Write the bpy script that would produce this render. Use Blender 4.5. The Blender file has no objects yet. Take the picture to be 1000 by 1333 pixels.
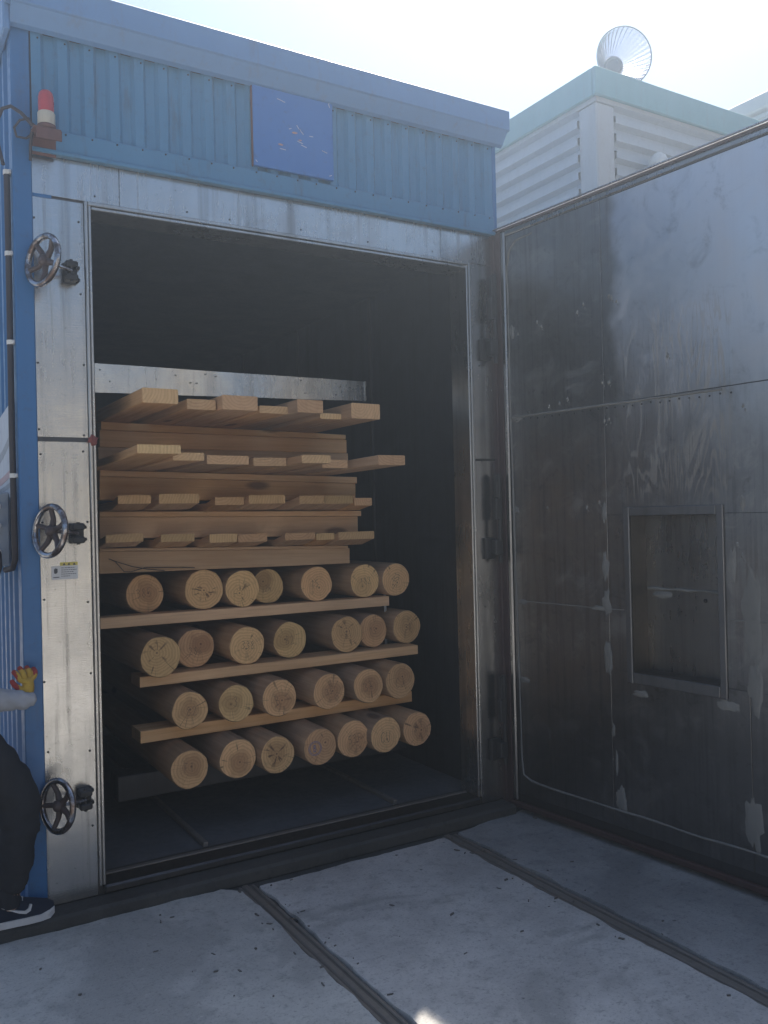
import bpy, bmesh, math, random
from mathutils import Vector, Matrix, noise as mnoise

PI = math.pi
HAZE = 0.024
R = math.radians
scene = bpy.context.scene
COL = scene.collection
rnd = random.Random(7)

# ------------------------------------------------------------------ camera
cam_d = bpy.data.cameras.new('camera')
cam = bpy.data.objects.new('camera', cam_d)
COL.objects.link(cam)
scene.camera = cam
cam_d.sensor_fit = 'HORIZONTAL'
cam_d.sensor_width = 36.0
cam_d.lens = 36.0 * 1.1355
cam_d.clip_start = 0.05
cam_d.clip_end = 3000
yaw, pitch, roll = 0.5424, 0.0048, -0.0241
fw = Vector((math.sin(yaw) * math.cos(pitch), math.cos(yaw) * math.cos(pitch), math.sin(pitch)))
rt = Vector((math.cos(yaw), -math.sin(yaw), 0))
up = rt.cross(fw)
r2 = rt * math.cos(roll) + up * math.sin(roll)
u2 = -rt * math.sin(roll) + up * math.cos(roll)
M = Matrix((r2, u2, -fw)).transposed().to_4x4()
M.translation = Vector((-0.8582, -3.762, 1.6))
cam.matrix_world = M

# ------------------------------------------------------------------ sky, sun, exposure
SUN = Vector((0.464, 0.4245, 1.0)).normalized()
elev = math.asin(SUN.z)
azim = math.atan2(SUN.x, SUN.y)
world = bpy.data.worlds.new('World')
scene.world = world
world.use_nodes = True
wt = world.node_tree
wt.nodes.clear()
wo = wt.nodes.new('ShaderNodeOutputWorld')
wb = wt.nodes.new('ShaderNodeBackground')
ws = wt.nodes.new('ShaderNodeTexSky')
ws.sky_type = 'NISHITA'
ws.sun_disc = False
ws.sun_elevation = elev
ws.sun_rotation = azim
ws.air_density = 1.0
ws.dust_density = 1.2
ws.ozone_density = 1.0
wb.inputs['Strength'].default_value = 0.085
wt.links.new(ws.outputs[0], wb.inputs[0])
wt.links.new(wb.outputs[0], wo.inputs[0])

sun_d = bpy.data.lights.new('sun', 'SUN')
sun_d.energy = 5.0
sun_d.angle = R(0.5)
sun_d.color = (1.0, 0.93, 0.82)
sun = bpy.data.objects.new('sun', sun_d)
COL.objects.link(sun)
sun.location = (6, 4, 12)
sun.rotation_euler = SUN.to_track_quat('Z', 'Y').to_euler()

vs = scene.view_settings
vs.view_transform = 'Standard'
vs.look = 'None'
vs.exposure = 1.02
vs.gamma = 1.0
vs.use_curve_mapping = False
scene.render.engine = 'CYCLES'
scene.cycles.use_denoising = True
scene.cycles.max_bounces = 8
scene.cycles.diffuse_bounces = 5
scene.cycles.glossy_bounces = 5
scene.cycles.transmission_bounces = 6
scene.cycles.sample_clamp_indirect = 6.0
scene.cycles.caustics_reflective = False
scene.cycles.caustics_refractive = False


# ------------------------------------------------------------------ node helpers
class NT:
    def __init__(s, name):
        s.m = bpy.data.materials.new(name)
        s.m.use_nodes = True
        s.t = s.m.node_tree
        s.b = s.t.nodes['Principled BSDF']
        s.tc = None

    def n(s, kind, **kw):
        nd = s.t.nodes.new(kind)
        for k, v in kw.items():
            setattr(nd, k, v)
        return nd

    def put(s, sock, v):
        if isinstance(v, bpy.types.NodeSocket):
            s.t.links.new(v, sock)
        elif v is not None:
            sock.default_value = v

    def obj(s):
        if s.tc is None:
            s.tc = s.n('ShaderNodeTexCoord')
        return s.tc.outputs['Object']

    def rand(s):
        return s.n('ShaderNodeObjectInfo').outputs['Random']

    def prop(s, name):
        a = s.n('ShaderNodeAttribute', attribute_type='OBJECT', attribute_name=name)
        return a.outputs['Fac']

    def vscale(s, v, sc, off=None):
        m = s.n('ShaderNodeMapping')
        s.put(m.inputs['Vector'], v)
        m.inputs['Scale'].default_value = sc
        if off is not None:
            s.put(m.inputs['Location'], off)
        return m.outputs[0]

    def comb(s, x=0.0, y=0.0, z=0.0):
        c = s.n('ShaderNodeCombineXYZ')
        s.put(c.inputs[0], x); s.put(c.inputs[1], y); s.put(c.inputs[2], z)
        return c.outputs[0]

    def sep(s, v):
        c = s.n('ShaderNodeSeparateXYZ')
        s.put(c.inputs[0], v)
        return c.outputs

    def vadd(s, a, b):
        c = s.n('ShaderNodeVectorMath', operation='ADD')
        s.put(c.inputs[0], a); s.put(c.inputs[1], b)
        return c.outputs[0]

    def noise(s, v, scale=5.0, detail=4.0, rough=0.55, dist=0.0):
        c = s.n('ShaderNodeTexNoise')
        s.put(c.inputs['Vector'], v)
        s.put(c.inputs['Scale'], scale)
        c.inputs['Detail'].default_value = detail
        c.inputs['Roughness'].default_value = rough
        c.inputs['Distortion'].default_value = dist
        return c.outputs[0]

    def math(s, op, a, b=0.0, c=0.0, clamp=False):
        m = s.n('ShaderNodeMath', operation=op, use_clamp=clamp)
        s.put(m.inputs[0], a); s.put(m.inputs[1], b); s.put(m.inputs[2], c)
        return m.outputs[0]

    def mr(s, v, a, b, c=0.0, d=1.0, smooth=True):
        m = s.n('ShaderNodeMapRange', interpolation_type='SMOOTHSTEP' if smooth else 'LINEAR')
        s.put(m.inputs[0], v)
        for i, k in enumerate((a, b, c, d)):
            s.put(m.inputs[i + 1], k)
        return m.outputs[0]

    def mix(s, f, a, b, mode='MIX'):
        m = s.n('ShaderNodeMix', data_type='RGBA', blend_type=mode)
        s.put(m.inputs[0], f)
        for i, k in ((6, a), (7, b)):
            if isinstance(k, (tuple, list)) and len(k) == 3:
                k = (*k, 1.0)
            s.put(m.inputs[i], k)
        return m.outputs[2]

    def mul(s, *a):
        r = a[0]
        for k in a[1:]:
            r = s.math('MULTIPLY', r, k)
        return r

    def bump(s, h, strength=0.2, dist=0.01):
        b = s.n('ShaderNodeBump')
        b.inputs['Strength'].default_value = strength
        b.inputs['Distance'].default_value = dist
        s.put(b.inputs['Height'], h)
        s.put(s.b.inputs['Normal'], b.outputs[0])

    def out(s, col=None, rough=None, metal=None, spec=None):
        if isinstance(col, (tuple, list)) and len(col) == 3:
            col = (*col, 1.0)
        s.put(s.b.inputs['Base Color'], col)
        s.put(s.b.inputs['Roughness'], rough)
        s.put(s.b.inputs['Metallic'], metal)
        s.put(s.b.inputs['Specular IOR Level'], spec)
        return s.m


MAT = {}


def paint(name, col, col2, rough=0.45, scale=3.0, vert=(1, 1, 0.25), metal=0.0, dirt=0.35, dirtcol=(0.08, 0.075, 0.07), bump=0.05, spec=0.5):
    t = NT(name)
    o = t.obj()
    a = t.noise(t.vscale(o, vert), scale, 6, 0.6)
    b = t.noise(o, scale * 9, 5, 0.65)
    c = t.mix(t.mr(a, 0.3, 0.7), col, col2)
    d = t.mul(t.mr(t.noise(t.vscale(o, (3, 3, 0.5)), scale * 1.7, 8, 0.7), 0.52, 0.75), dirt)
    c = t.mix(d, c, dirtcol)
    c = t.mix(t.mul(t.mr(b, 0.55, 0.75), 0.25), c, dirtcol)
    r = t.mr(b, 0.2, 0.8, rough - 0.08, rough + 0.15)
    t.bump(b, bump, 0.004)
    MAT[name] = t.out(c, r, metal, spec)
    return MAT[name]


def steel(name, base=(0.60, 0.60, 0.59), r0=0.2, r1=0.42, film=0.35, filmcol=(0.16, 0.155, 0.15), wave=0.25):
    t = NT(name)
    o = t.obj()
    st = t.noise(t.vscale(o, (26, 26, 0.9)), 1.6, 6, 0.65)         # vertical drip streaks
    st2 = t.noise(t.vscale(o, (7, 7, 0.35)), 1.3, 4, 0.6)
    bl = t.noise(o, 3.1, 6, 0.65, 0.6)
    fine = t.noise(t.vscale(o, (3, 3, 160)), 3.0, 3, 0.6)
    sp = t.noise(o, 55, 3, 0.6)
    c = t.mix(t.mr(bl, 0.25, 0.75), base, tuple(k * 0.8 for k in base))
    f = t.math('MAXIMUM', t.mr(st2, 0.5, 0.72), t.mul(t.mr(st, 0.52, 0.75), 0.8))
    f = t.mul(f, film)
    c = t.mix(f, c, filmcol)
    c = t.mix(t.mul(t.mr(sp, 0.66, 0.74), 0.5), c, (0.1, 0.08, 0.06))
    r = t.mr(t.math('ADD', t.mul(bl, 0.6), t.mul(st, 0.4)), 0.3, 0.7, r0, r1)
    h = t.math('ADD', t.mul(t.noise(o, 2.3, 2, 0.4), wave), t.mul(fine, 0.02))
    t.bump(h, 0.35, 0.05)
    MAT[name] = t.out(c, r, 0.96, 0.5)
    return MAT[name]


steel('steel_jamb', (0.62, 0.61, 0.59), 0.13, 0.32, 0.65)
steel('steel_header', (0.62, 0.62, 0.61), 0.18, 0.36, 0.65)
steel('steel_trim', (0.55, 0.54, 0.52), 0.22, 0.4, 0.5)
steel('steel_baffle', (0.70, 0.67, 0.62), 0.14, 0.34, 0.42, (0.2, 0.17, 0.13), 0.5)
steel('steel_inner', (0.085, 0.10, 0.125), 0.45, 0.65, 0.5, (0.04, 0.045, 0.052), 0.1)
steel('hatch_reveal', (0.15, 0.13, 0.11), 0.35, 0.55, 0.6, (0.06, 0.05, 0.04))
steel('steel_dark', (0.10, 0.10, 0.105), 0.4, 0.6, 0.4, (0.05, 0.05, 0.05))
steel('hatch_steel', (0.22, 0.22, 0.225), 0.4, 0.6, 0.5, (0.10, 0.10, 0.10))
steel('steel_hatch', (0.34, 0.335, 0.33), 0.22, 0.38, 0.5, (0.12, 0.115, 0.105))
paint('blue_paint', (0.03, 0.135, 0.32), (0.038, 0.15, 0.345), 0.38, dirt=0.25)
paint('blue_sheet', (0.06, 0.195, 0.35), (0.075, 0.22, 0.38), 0.42, dirt=0.5)
paint('blue_cap', (0.12, 0.25, 0.47), (0.11, 0.23, 0.43), 0.42, dirt=0.4, dirtcol=(0.15, 0.16, 0.18))
paint('sign_blue', (0.055, 0.18, 0.47), (0.06, 0.19, 0.48), 0.5, dirt=0.05)
paint('black_iron', (0.018, 0.018, 0.02), (0.03, 0.028, 0.027), 0.5, dirt=0.2)
paint('rust_iron', (0.05, 0.035, 0.033), (0.075, 0.05, 0.045), 0.45, dirt=0.3)
paint('gasket', (0.045, 0.022, 0.022), (0.06, 0.03, 0.027), 0.65, dirt=0.3)
paint('rust_red', (0.20, 0.045, 0.035), (0.15, 0.035, 0.03), 0.6, dirt=0.3)
paint('rust_brown', (0.16, 0.07, 0.055), (0.12, 0.055, 0.05), 0.7, dirt=0.4)
paint('rubber', (0.03, 0.026, 0.03), (0.045, 0.035, 0.04), 0.55, dirt=0.2)
paint('sealant', (0.22, 0.215, 0.20), (0.16, 0.157, 0.145), 0.6, dirt=0.3)
paint('beige_sheet', (0.44, 0.47, 0.50), (0.50, 0.52, 0.54), 0.5, vert=(1, 1, 1), dirt=0.3, dirtcol=(0.3, 0.28, 0.25))
paint('beige_post', (0.52, 0.53, 0.54), (0.46, 0.45, 0.44), 0.45, dirt=0.3, dirtcol=(0.32, 0.27, 0.23))
paint('green_fascia', (0.15, 0.35, 0.37), (0.18, 0.39, 0.41), 0.45, dirt=0.25, dirtcol=(0.2, 0.25, 0.26))
paint('pale_sheet', (0.36, 0.40, 0.44), (0.41, 0.45, 0.48), 0.5, dirt=0.2, dirtcol=(0.35, 0.36, 0.37))
paint('warehouse_wall', (0.72, 0.63, 0.50), (0.66, 0.58, 0.47), 0.8, dirt=0.3, dirtcol=(0.35, 0.31, 0.27))
paint('warehouse_roof', (0.30, 0.31, 0.33), (0.26, 0.27, 0.29), 0.6, dirt=0.2)
paint('white_plastic', (0.72, 0.71, 0.68), (0.66, 0.65, 0.62), 0.45, dirt=0.2, dirtcol=(0.4, 0.38, 0.34))
paint('grey_box', (0.42, 0.46, 0.50), (0.38, 0.42, 0.46), 0.5, dirt=0.2)
paint('ivory', (0.55, 0.50, 0.40), (0.50, 0.45, 0.36), 0.45, dirt=0.3)
paint('red_lens', (0.50, 0.06, 0.07), (0.42, 0.05, 0.06), 0.3, dirt=0.2)
paint('label_white', (0.62, 0.62, 0.62), (0.55, 0.55, 0.55), 0.5, dirt=0.25, dirtcol=(0.4, 0.38, 0.35))
paint('label_yellow', (0.62, 0.52, 0.10), (0.58, 0.48, 0.12), 0.5, dirt=0.2)
paint('label_ink', (0.05, 0.05, 0.055), (0.07, 0.07, 0.07), 0.6, dirt=0.0)
paint('poster_grey', (0.50, 0.55, 0.62), (0.46, 0.51, 0.58), 0.5, dirt=0.15)
paint('poster_dark', (0.28, 0.31, 0.36), (0.30, 0.33, 0.38), 0.5, dirt=0.15)
paint('poster_red', (0.45, 0.30, 0.32), (0.42, 0.30, 0.33), 0.5, dirt=0.1)
paint('fleck_orange', (0.55, 0.30, 0.24), (0.5, 0.32, 0.28), 0.5, dirt=0.0)
paint('fleck_pale', (0.50, 0.52, 0.60), (0.45, 0.48, 0.6), 0.5, dirt=0.0)
paint('skin', (0.42, 0.25, 0.18), (0.40, 0.23, 0.16), 0.5, dirt=0.0)
paint('hair', (0.012, 0.010, 0.009), (0.02, 0.016, 0.014), 0.5, dirt=0.0)
paint('shirt', (0.38, 0.40, 0.44), (0.32, 0.34, 0.38), 0.85, dirt=0.2, dirtcol=(0.3, 0.3, 0.31))
paint('trousers', (0.022, 0.024, 0.03), (0.035, 0.036, 0.042), 0.9, dirt=0.2, dirtcol=(0.06, 0.055, 0.05), spec=0.2)
paint('shoe_upper', (0.012, 0.018, 0.035), (0.02, 0.026, 0.045), 0.8, dirt=0.15, spec=0.2)
paint('shoe_white', (0.62, 0.62, 0.62), (0.52, 0.51, 0.50), 0.7, dirt=0.3)
paint('glove_yellow', (0.55, 0.38, 0.05), (0.42, 0.27, 0.05), 0.85, 14.0, dirt=0.45, dirtcol=(0.2, 0.13, 0.05))
paint('glove_red', (0.40, 0.05, 0.04), (0.26, 0.035, 0.035), 0.8, 14.0, dirt=0.3)
paint('pencil', (0.16, 0.10, 0.06), (0.22, 0.135, 0.08), 0.8, dirt=0.0)
paint('ink_blue', (0.10, 0.15, 0.36), (0.16, 0.20, 0.38), 0.8, dirt=0.0)


def chrome_mat():
    t = NT('chrome')
    o = t.obj()
    n = t.noise(o, 14, 5, 0.7)
    c = t.mix(t.mr(n, 0.38, 0.62), (0.50, 0.50, 0.52), (0.14, 0.10, 0.085))
    MAT['chrome'] = t.out(c, t.mr(n, 0.3, 0.8, 0.14, 0.5), 1.0)


def glass_reflector():
    t = NT('prismatic_glass')
    o = t.obj()
    n = t.noise(o, 30, 3, 0.5)
    t.b.inputs['Transmission Weight'].default_value = 0.75
    t.b.inputs['IOR'].default_value = 1.3
    MAT['prismatic_glass'] = t.out(t.mix(n, (0.86, 0.87, 0.92), (0.78, 0.79, 0.86)), 0.16, 0.0)


chrome_mat()
glass_reflector()


# ---- wood
def wood_side(name, light, dark, knots=True, weather=0.0):
    """Grain runs along local Y."""
    t = NT(name)
    rv = t.rand()
    o = t.vadd(t.obj(), t.comb(t.mul(rv, 37.0), t.mul(rv, 19.0), t.mul(rv, 53.0)))
    g = t.noise(t.vscale(o, (22, 0.9, 22)), 1.6, 6, 0.6, 0.5)
    g2 = t.noise(t.vscale(o, (95, 2.5, 95)), 1.3, 4, 0.6)
    big = t.noise(t.vscale(o, (4, 0.8, 4)), 1.0, 4, 0.6)
    c = t.mix(t.mr(g, 0.28, 0.75), light, dark)
    c = t.mix(t.mul(t.mr(g2, 0.5, 0.75), 0.35), c, tuple(k * 0.6 for k in dark))
    c = t.mix(t.mul(t.mr(big, 0.45, 0.7), 0.30), c, tuple(k * 0.62 for k in dark))
    if knots:
        v = t.n('ShaderNodeTexVoronoi')
        t.put(v.inputs['Vector'], t.vscale(o, (9, 3.0, 9)))
        v.inputs['Scale'].default_value = 0.55
        k = t.mr(v.outputs['Distance'], 0.07, 0.15, 1.0, 0.0)
        c = t.mix(t.mul(k, 0.75), c, (0.10, 0.045, 0.02))
    if weather > 0:
        c = t.mix(t.mul(t.mr(t.noise(o, 2.2, 6, 0.7), 0.4, 0.65), weather), c, (0.17, 0.15, 0.13))
    hs = t.n('ShaderNodeHueSaturation')
    t.put(hs.inputs['Color'], c)
    t.put(hs.inputs['Value'], t.mr(rv, 0, 1, 0.70, 1.16, False))
    t.put(hs.inputs['Saturation'], t.mr(t.math('FRACT', t.mul(rv, 7.3)), 0, 1, 0.85, 1.12, False))
    t.bump(t.math('ADD', g, t.mul(g2, 0.6)), 0.25, 0.004)
    MAT[name] = t.out(hs.outputs[0], t.mr(g, 0.2, 0.8, 0.6, 0.8), 0.0, 0.25)


def wood_end(name, light, dark, is_log):
    """Cut end in the local XZ plane; rings round the pith."""
    t = NT(name)
    rv = t.rand()
    o = t.obj()
    s = t.sep(o)
    r3 = t.math('FRACT', t.mul(rv, 17.3))
    r4 = t.math('FRACT', t.mul(rv, 41.7))
    off = 0.03 if is_log else 0.12
    px = t.math('ADD', s[0], t.mr(r3, 0, 1, -off, off, False))
    pz = t.math('ADD', s[2], t.mr(r4, 0, 1, -off, off, False) if is_log else t.mr(r4, 0, 1, -0.16, -0.04, False))
    seed = t.comb(t.mul(rv, 31.0), 0.0, t.mul(r3, 23.0))
    q = t.vadd(o, seed)
    wob = t.noise(q, 14, 3, 0.5)
    wob2 = t.noise(q, 40, 4, 0.6)
    rad = t.math('SQRT', t.math('ADD', t.mul(px, px), t.mul(pz, pz)))
    radw = t.math('ADD', rad, t.mul(t.math('SUBTRACT', wob, 0.5), 0.035))
    ring = t.math('SINE', t.mul(t.math('ADD', radw, t.mul(wob2, 0.004)), 440.0))
    c = t.mix(t.mul(t.mr(ring, -0.3, 0.9), 0.5), light, dark)
    c = t.mix(t.mul(t.mr(t.noise(t.vscale(q, (60, 1, 7)), 1.0, 3, 0.6), 0.45, 0.75), 0.28), c, tuple(k * 0.75 for k in dark))
    if is_log:
        # resin-dark heartwood with an uneven edge, as strong as the log says
        heart = t.mr(t.math('ADD', rad, t.mul(t.math('SUBTRACT', wob, 0.5), 0.085)), 0.035, 0.075, 1.0, 0.0)
        c = t.mix(t.mul(heart, t.prop('heart'), 0.62), c, (0.33, 0.17, 0.075))
        # knot whorl: dark tapering spokes
        ang = t.math('ARCTAN2', pz, px)
        ca, sa = t.math('COSINE', ang), t.math('SINE', ang)
        pol = t.vadd(t.comb(t.mul(ca, 1.5), t.mul(sa, 1.5), t.mul(rad, 9.0)), seed)
        kn = t.noise(pol, 1.7, 2, 0.5, 0.3)
        spm = t.mul(t.mr(kn, 0.575, 0.63), t.mr(rad, 0.008, 0.02), t.mr(t.math('ADD', rad, t.mul(wob2, 0.04)), 0.06, 0.10, 1.0, 0.0), t.prop('whorl'))
        c = t.mix(t.mul(spm, 0.8), c, (0.13, 0.065, 0.035))
        # a drying check or two, never evenly spaced
        pol2 = t.vadd(t.comb(t.mul(ca, 2.6), t.mul(sa, 2.6), t.mul(rad, 1.5)), t.comb(t.mul(r3, 50.0), t.mul(r4, 20.0), 0.0))
        k2 = t.math('ABSOLUTE', t.math('SUBTRACT', t.noise(pol2, 0.9, 1, 0.4), 0.5))
        ckm = t.mul(t.mr(k2, 0.004, 0.012, 1.0, 0.0), t.mr(rad, 0.01, 0.03), t.mr(wob, 0.50, 0.58))
        c = t.mix(t.mul(ckm, 0.7), c, (0.10, 0.055, 0.03))
        pith = t.mr(rad, 0.003, 0.007, 1.0, 0.0)
        c = t.mix(t.mul(pith, 0.7), c, (0.12, 0.06, 0.03))
    sm = t.noise(q, 22, 6, 0.7)
    c = t.mix(t.mul(t.mr(sm, 0.55, 0.75), 0.4), c, (0.22, 0.13, 0.075))
    hs = t.n('ShaderNodeHueSaturation')
    t.put(hs.inputs['Color'], c)
    t.put(hs.inputs['Value'], t.mr(r4, 0, 1, 0.78, 1.1, False))
    t.put(hs.inputs['Hue'], t.mr(r3, 0, 1, 0.487, 0.506, False))
    t.bump(t.math('ADD', t.mul(ring, 0.3), wob2), 0.25, 0.003)
    MAT[name] = t.out(hs.outputs[0], 0.75, 0.0, 0.2)


wood_side('log_side', (0.50, 0.32, 0.19), (0.38, 0.225, 0.125), True, 0.22)
wood_side('plank_side', (0.68, 0.41, 0.215), (0.53, 0.295, 0.14), True, 0.05)
wood_side('sticker_side', (0.78, 0.50, 0.27), (0.66, 0.39, 0.19), True, 0.04)
wood_end('log_end', (0.80, 0.52, 0.25), (0.54, 0.31, 0.135), True)
wood_end('plank_end', (0.62, 0.41, 0.21), (0.47, 0.285, 0.135), False)


def concrete(name, light, dark, stain=(0.12, 0.12, 0.12), stain_amt=0.5, edge=0.5):
    t = NT(name)
    o = t.obj()
    a = t.noise(o, 2.2, 10, 0.72)
    b = t.noise(o, 11.0, 9, 0.75)
    f = t.noise(o, 90, 4, 0.7)
    c = t.mix(t.mr(a, 0.32, 0.68), dark, light)
    c = t.mix(t.mul(t.mr(b, 0.5, 0.70), 0.6), c, tuple(k * 0.62 for k in dark))
    st = t.mr(t.noise(t.vadd(o, (3.1, 7.7, 0)), 0.85, 5, 0.55, 0.9), edge, edge + 0.045)
    c = t.mix(t.mul(st, stain_amt), c, stain)
    c = t.mix(t.mul(t.mr(f, 0.52, 0.70), 0.45), c, (0.09, 0.088, 0.085))
    mid = t.noise(t.vadd(o, (9.0, 2.0, 0)), 28, 6, 0.75)
    c = t.mix(t.mul(t.mr(mid, 0.54, 0.66), 0.5), c, tuple(k * 0.45 for k in dark))
    c = t.mix(t.mul(t.mr(mid, 0.30, 0.42, 1.0, 0.0), 0.35), c, tuple(min(1, k * 1.3) for k in light))
    v = t.n('ShaderNodeTexVoronoi')
    t.put(v.inputs['Vector'], o)
    v.inputs['Scale'].default_value = 7.0
    pit = t.mul(t.mr(v.outputs['Distance'], 0.04, 0.07, 1.0, 0.0), t.mr(b, 0.5, 0.55))
    c = t.mix(t.mul(pit, 0.7), c, (0.03, 0.03, 0.03))
    t.bump(t.math('ADD', t.mul(b, 0.6), t.mul(f, 0.35)), 0.55, 0.008)
    r = t.mr(a, 0.3, 0.7, 0.7, 0.9)
    r = t.math('SUBTRACT', r, t.mul(st, 0.15))
    MAT[name] = t.out(c, r, 0.0, 0.3)


concrete('concrete_yard', (0.42, 0.40, 0.37), (0.35, 0.335, 0.31))
concrete('concrete_grey', (0.55, 0.535, 0.50), (0.42, 0.41, 0.39), (0.30, 0.295, 0.285), 0.5, 0.52)
concrete('concrete_pale', (0.60, 0.575, 0.545), (0.42, 0.405, 0.39), (0.26, 0.255, 0.245), 0.6, 0.58)
concrete('concrete_blue', (0.40, 0.39, 0.38), (0.27, 0.268, 0.265), (0.22, 0.22, 0.22), 0.5, 0.55)
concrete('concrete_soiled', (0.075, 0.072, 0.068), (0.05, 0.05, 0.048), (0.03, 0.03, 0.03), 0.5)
paint('floor_plate', (0.15, 0.155, 0.165), (0.11, 0.115, 0.125), 0.6, dirt=0.4, metal=0.2)
paint('rail_iron', (0.20, 0.18, 0.16), (0.26, 0.235, 0.21), 0.6, vert=(1, .2, 1), metal=0.5, dirt=0.4, dirtcol=(0.08, 0.07, 0.06))


paint('rail_bed', (0.13, 0.115, 0.10), (0.17, 0.15, 0.13), 0.9, dirt=0.4)


def door_steel():
    """Stained stainless lining of the door, drawn in door coordinates: X along the door, Z up."""
    t = NT('door_lining')
    o = t.obj()
    s = t.sep(o)
    x, z = s[0], s[2]
    bl = t.noise(o, 2.2, 7, 0.65, 0.5)
    st = t.noise(t.vscale(o, (20, 1, 0.8)), 1.5, 6, 0.65)
    fine = t.noise(t.vscale(o, (60, 1, 1.4)), 2.0, 4, 0.6)
    c = t.mix(t.mr(bl, 0.3, 0.7), (0.30, 0.30, 0.305), (0.22, 0.22, 0.225))
    c = t.mix(t.mul(t.mr(st, 0.45, 0.72), 0.55), c, (0.10, 0.10, 0.105))
    mo1 = t.noise(o, 5.5, 8, 0.72, 0.8)
    mo2 = t.noise(t.vadd(o, (4, 0, 9)), 16, 6, 0.7, 0.5)
    c = t.mix(t.mul(t.mr(mo1, 0.50, 0.66), 0.5), c, (0.42, 0.415, 0.40))
    c = t.mix(t.mul(t.mr(mo1, 0.30, 0.44, 1.0, 0.0), 0.5), c, (0.08, 0.08, 0.082))
    c = t.mix(t.mul(t.mr(mo2, 0.58, 0.68), 0.4), c, (0.12, 0.115, 0.11))
    # sky reflection and glare painted as a paler area toward the free edge
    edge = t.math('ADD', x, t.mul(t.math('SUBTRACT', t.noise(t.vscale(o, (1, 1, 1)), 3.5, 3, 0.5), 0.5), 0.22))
    sky_sheen = t.mr(edge, 0.74, 0.82)
    c = t.mix(t.mul(sky_sheen, t.mr(z, 1.7, 2.5), t.mr(mo1, 0.25, 0.5, 0.5, 1.0), 0.9), c, (0.70, 0.70, 0.72))
    # brown scorched drips and painted wavy reflections over the hatch: bands bent by noise
    bx = t.mul(t.mr(x, 0.74, 0.84), t.mr(x, 1.30, 1.40, 1.0, 0.0), t.mr(z, 1.60, 1.72), t.mr(z, 2.35, 2.60, 1.0, 0.0))
    wv = t.noise(t.vscale(o, (4.2, 1, 0.75)), 1.6, 3, 0.5, 1.0)
    bands = t.math('SINE', t.mul(wv, 75.0))
    m = t.mul(t.mr(bands, 0.1, 0.95), bx, t.mr(t.noise(o, 4.0, 3, 0.5), 0.30, 0.5))
    c = t.mix(t.mul(m, 0.5), c, (0.44, 0.40, 0.34))
    m2 = t.mul(t.mr(fine, 0.55, 0.7), bx)
    c = t.mix(t.mul(m2, 0.45), c, (0.09, 0.085, 0.08))
    # brownish bleeds lower down
    lo = t.mul(t.mr(z, 0.9, 1.15), t.mr(z, 1.35, 1.5, 1.0, 0.0), t.mr(st, 0.46, 0.6))
    c = t.mix(t.mul(lo, 0.3), c, (0.20, 0.16, 0.13))
    # darker towards the foot of the door
    foot_dark = t.mul(t.mr(t.math('ADD', z, t.mul(bl, 0.5)), 0.75, 1.25, 1.0, 0.0), 0.6)
    c = t.mix(foot_dark, c, (0.075, 0.075, 0.078))
    r = t.mr(t.math('ADD', t.mul(bl, 0.6), t.mul(st, 0.4)), 0.3, 0.7, 0.26, 0.46)
    r = t.math('ADD', r, t.math('ADD', t.mul(m, 0.2), t.mul(t.mr(mo1, 0.5, 0.66), 0.12)))
    t.bump(t.math('ADD', t.mul(t.noise(o, 1.9, 2, 0.4), 0.5), t.mul(fine, 0.02)), 0.35, 0.05)
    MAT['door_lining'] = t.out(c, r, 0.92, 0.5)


door_steel()


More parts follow.
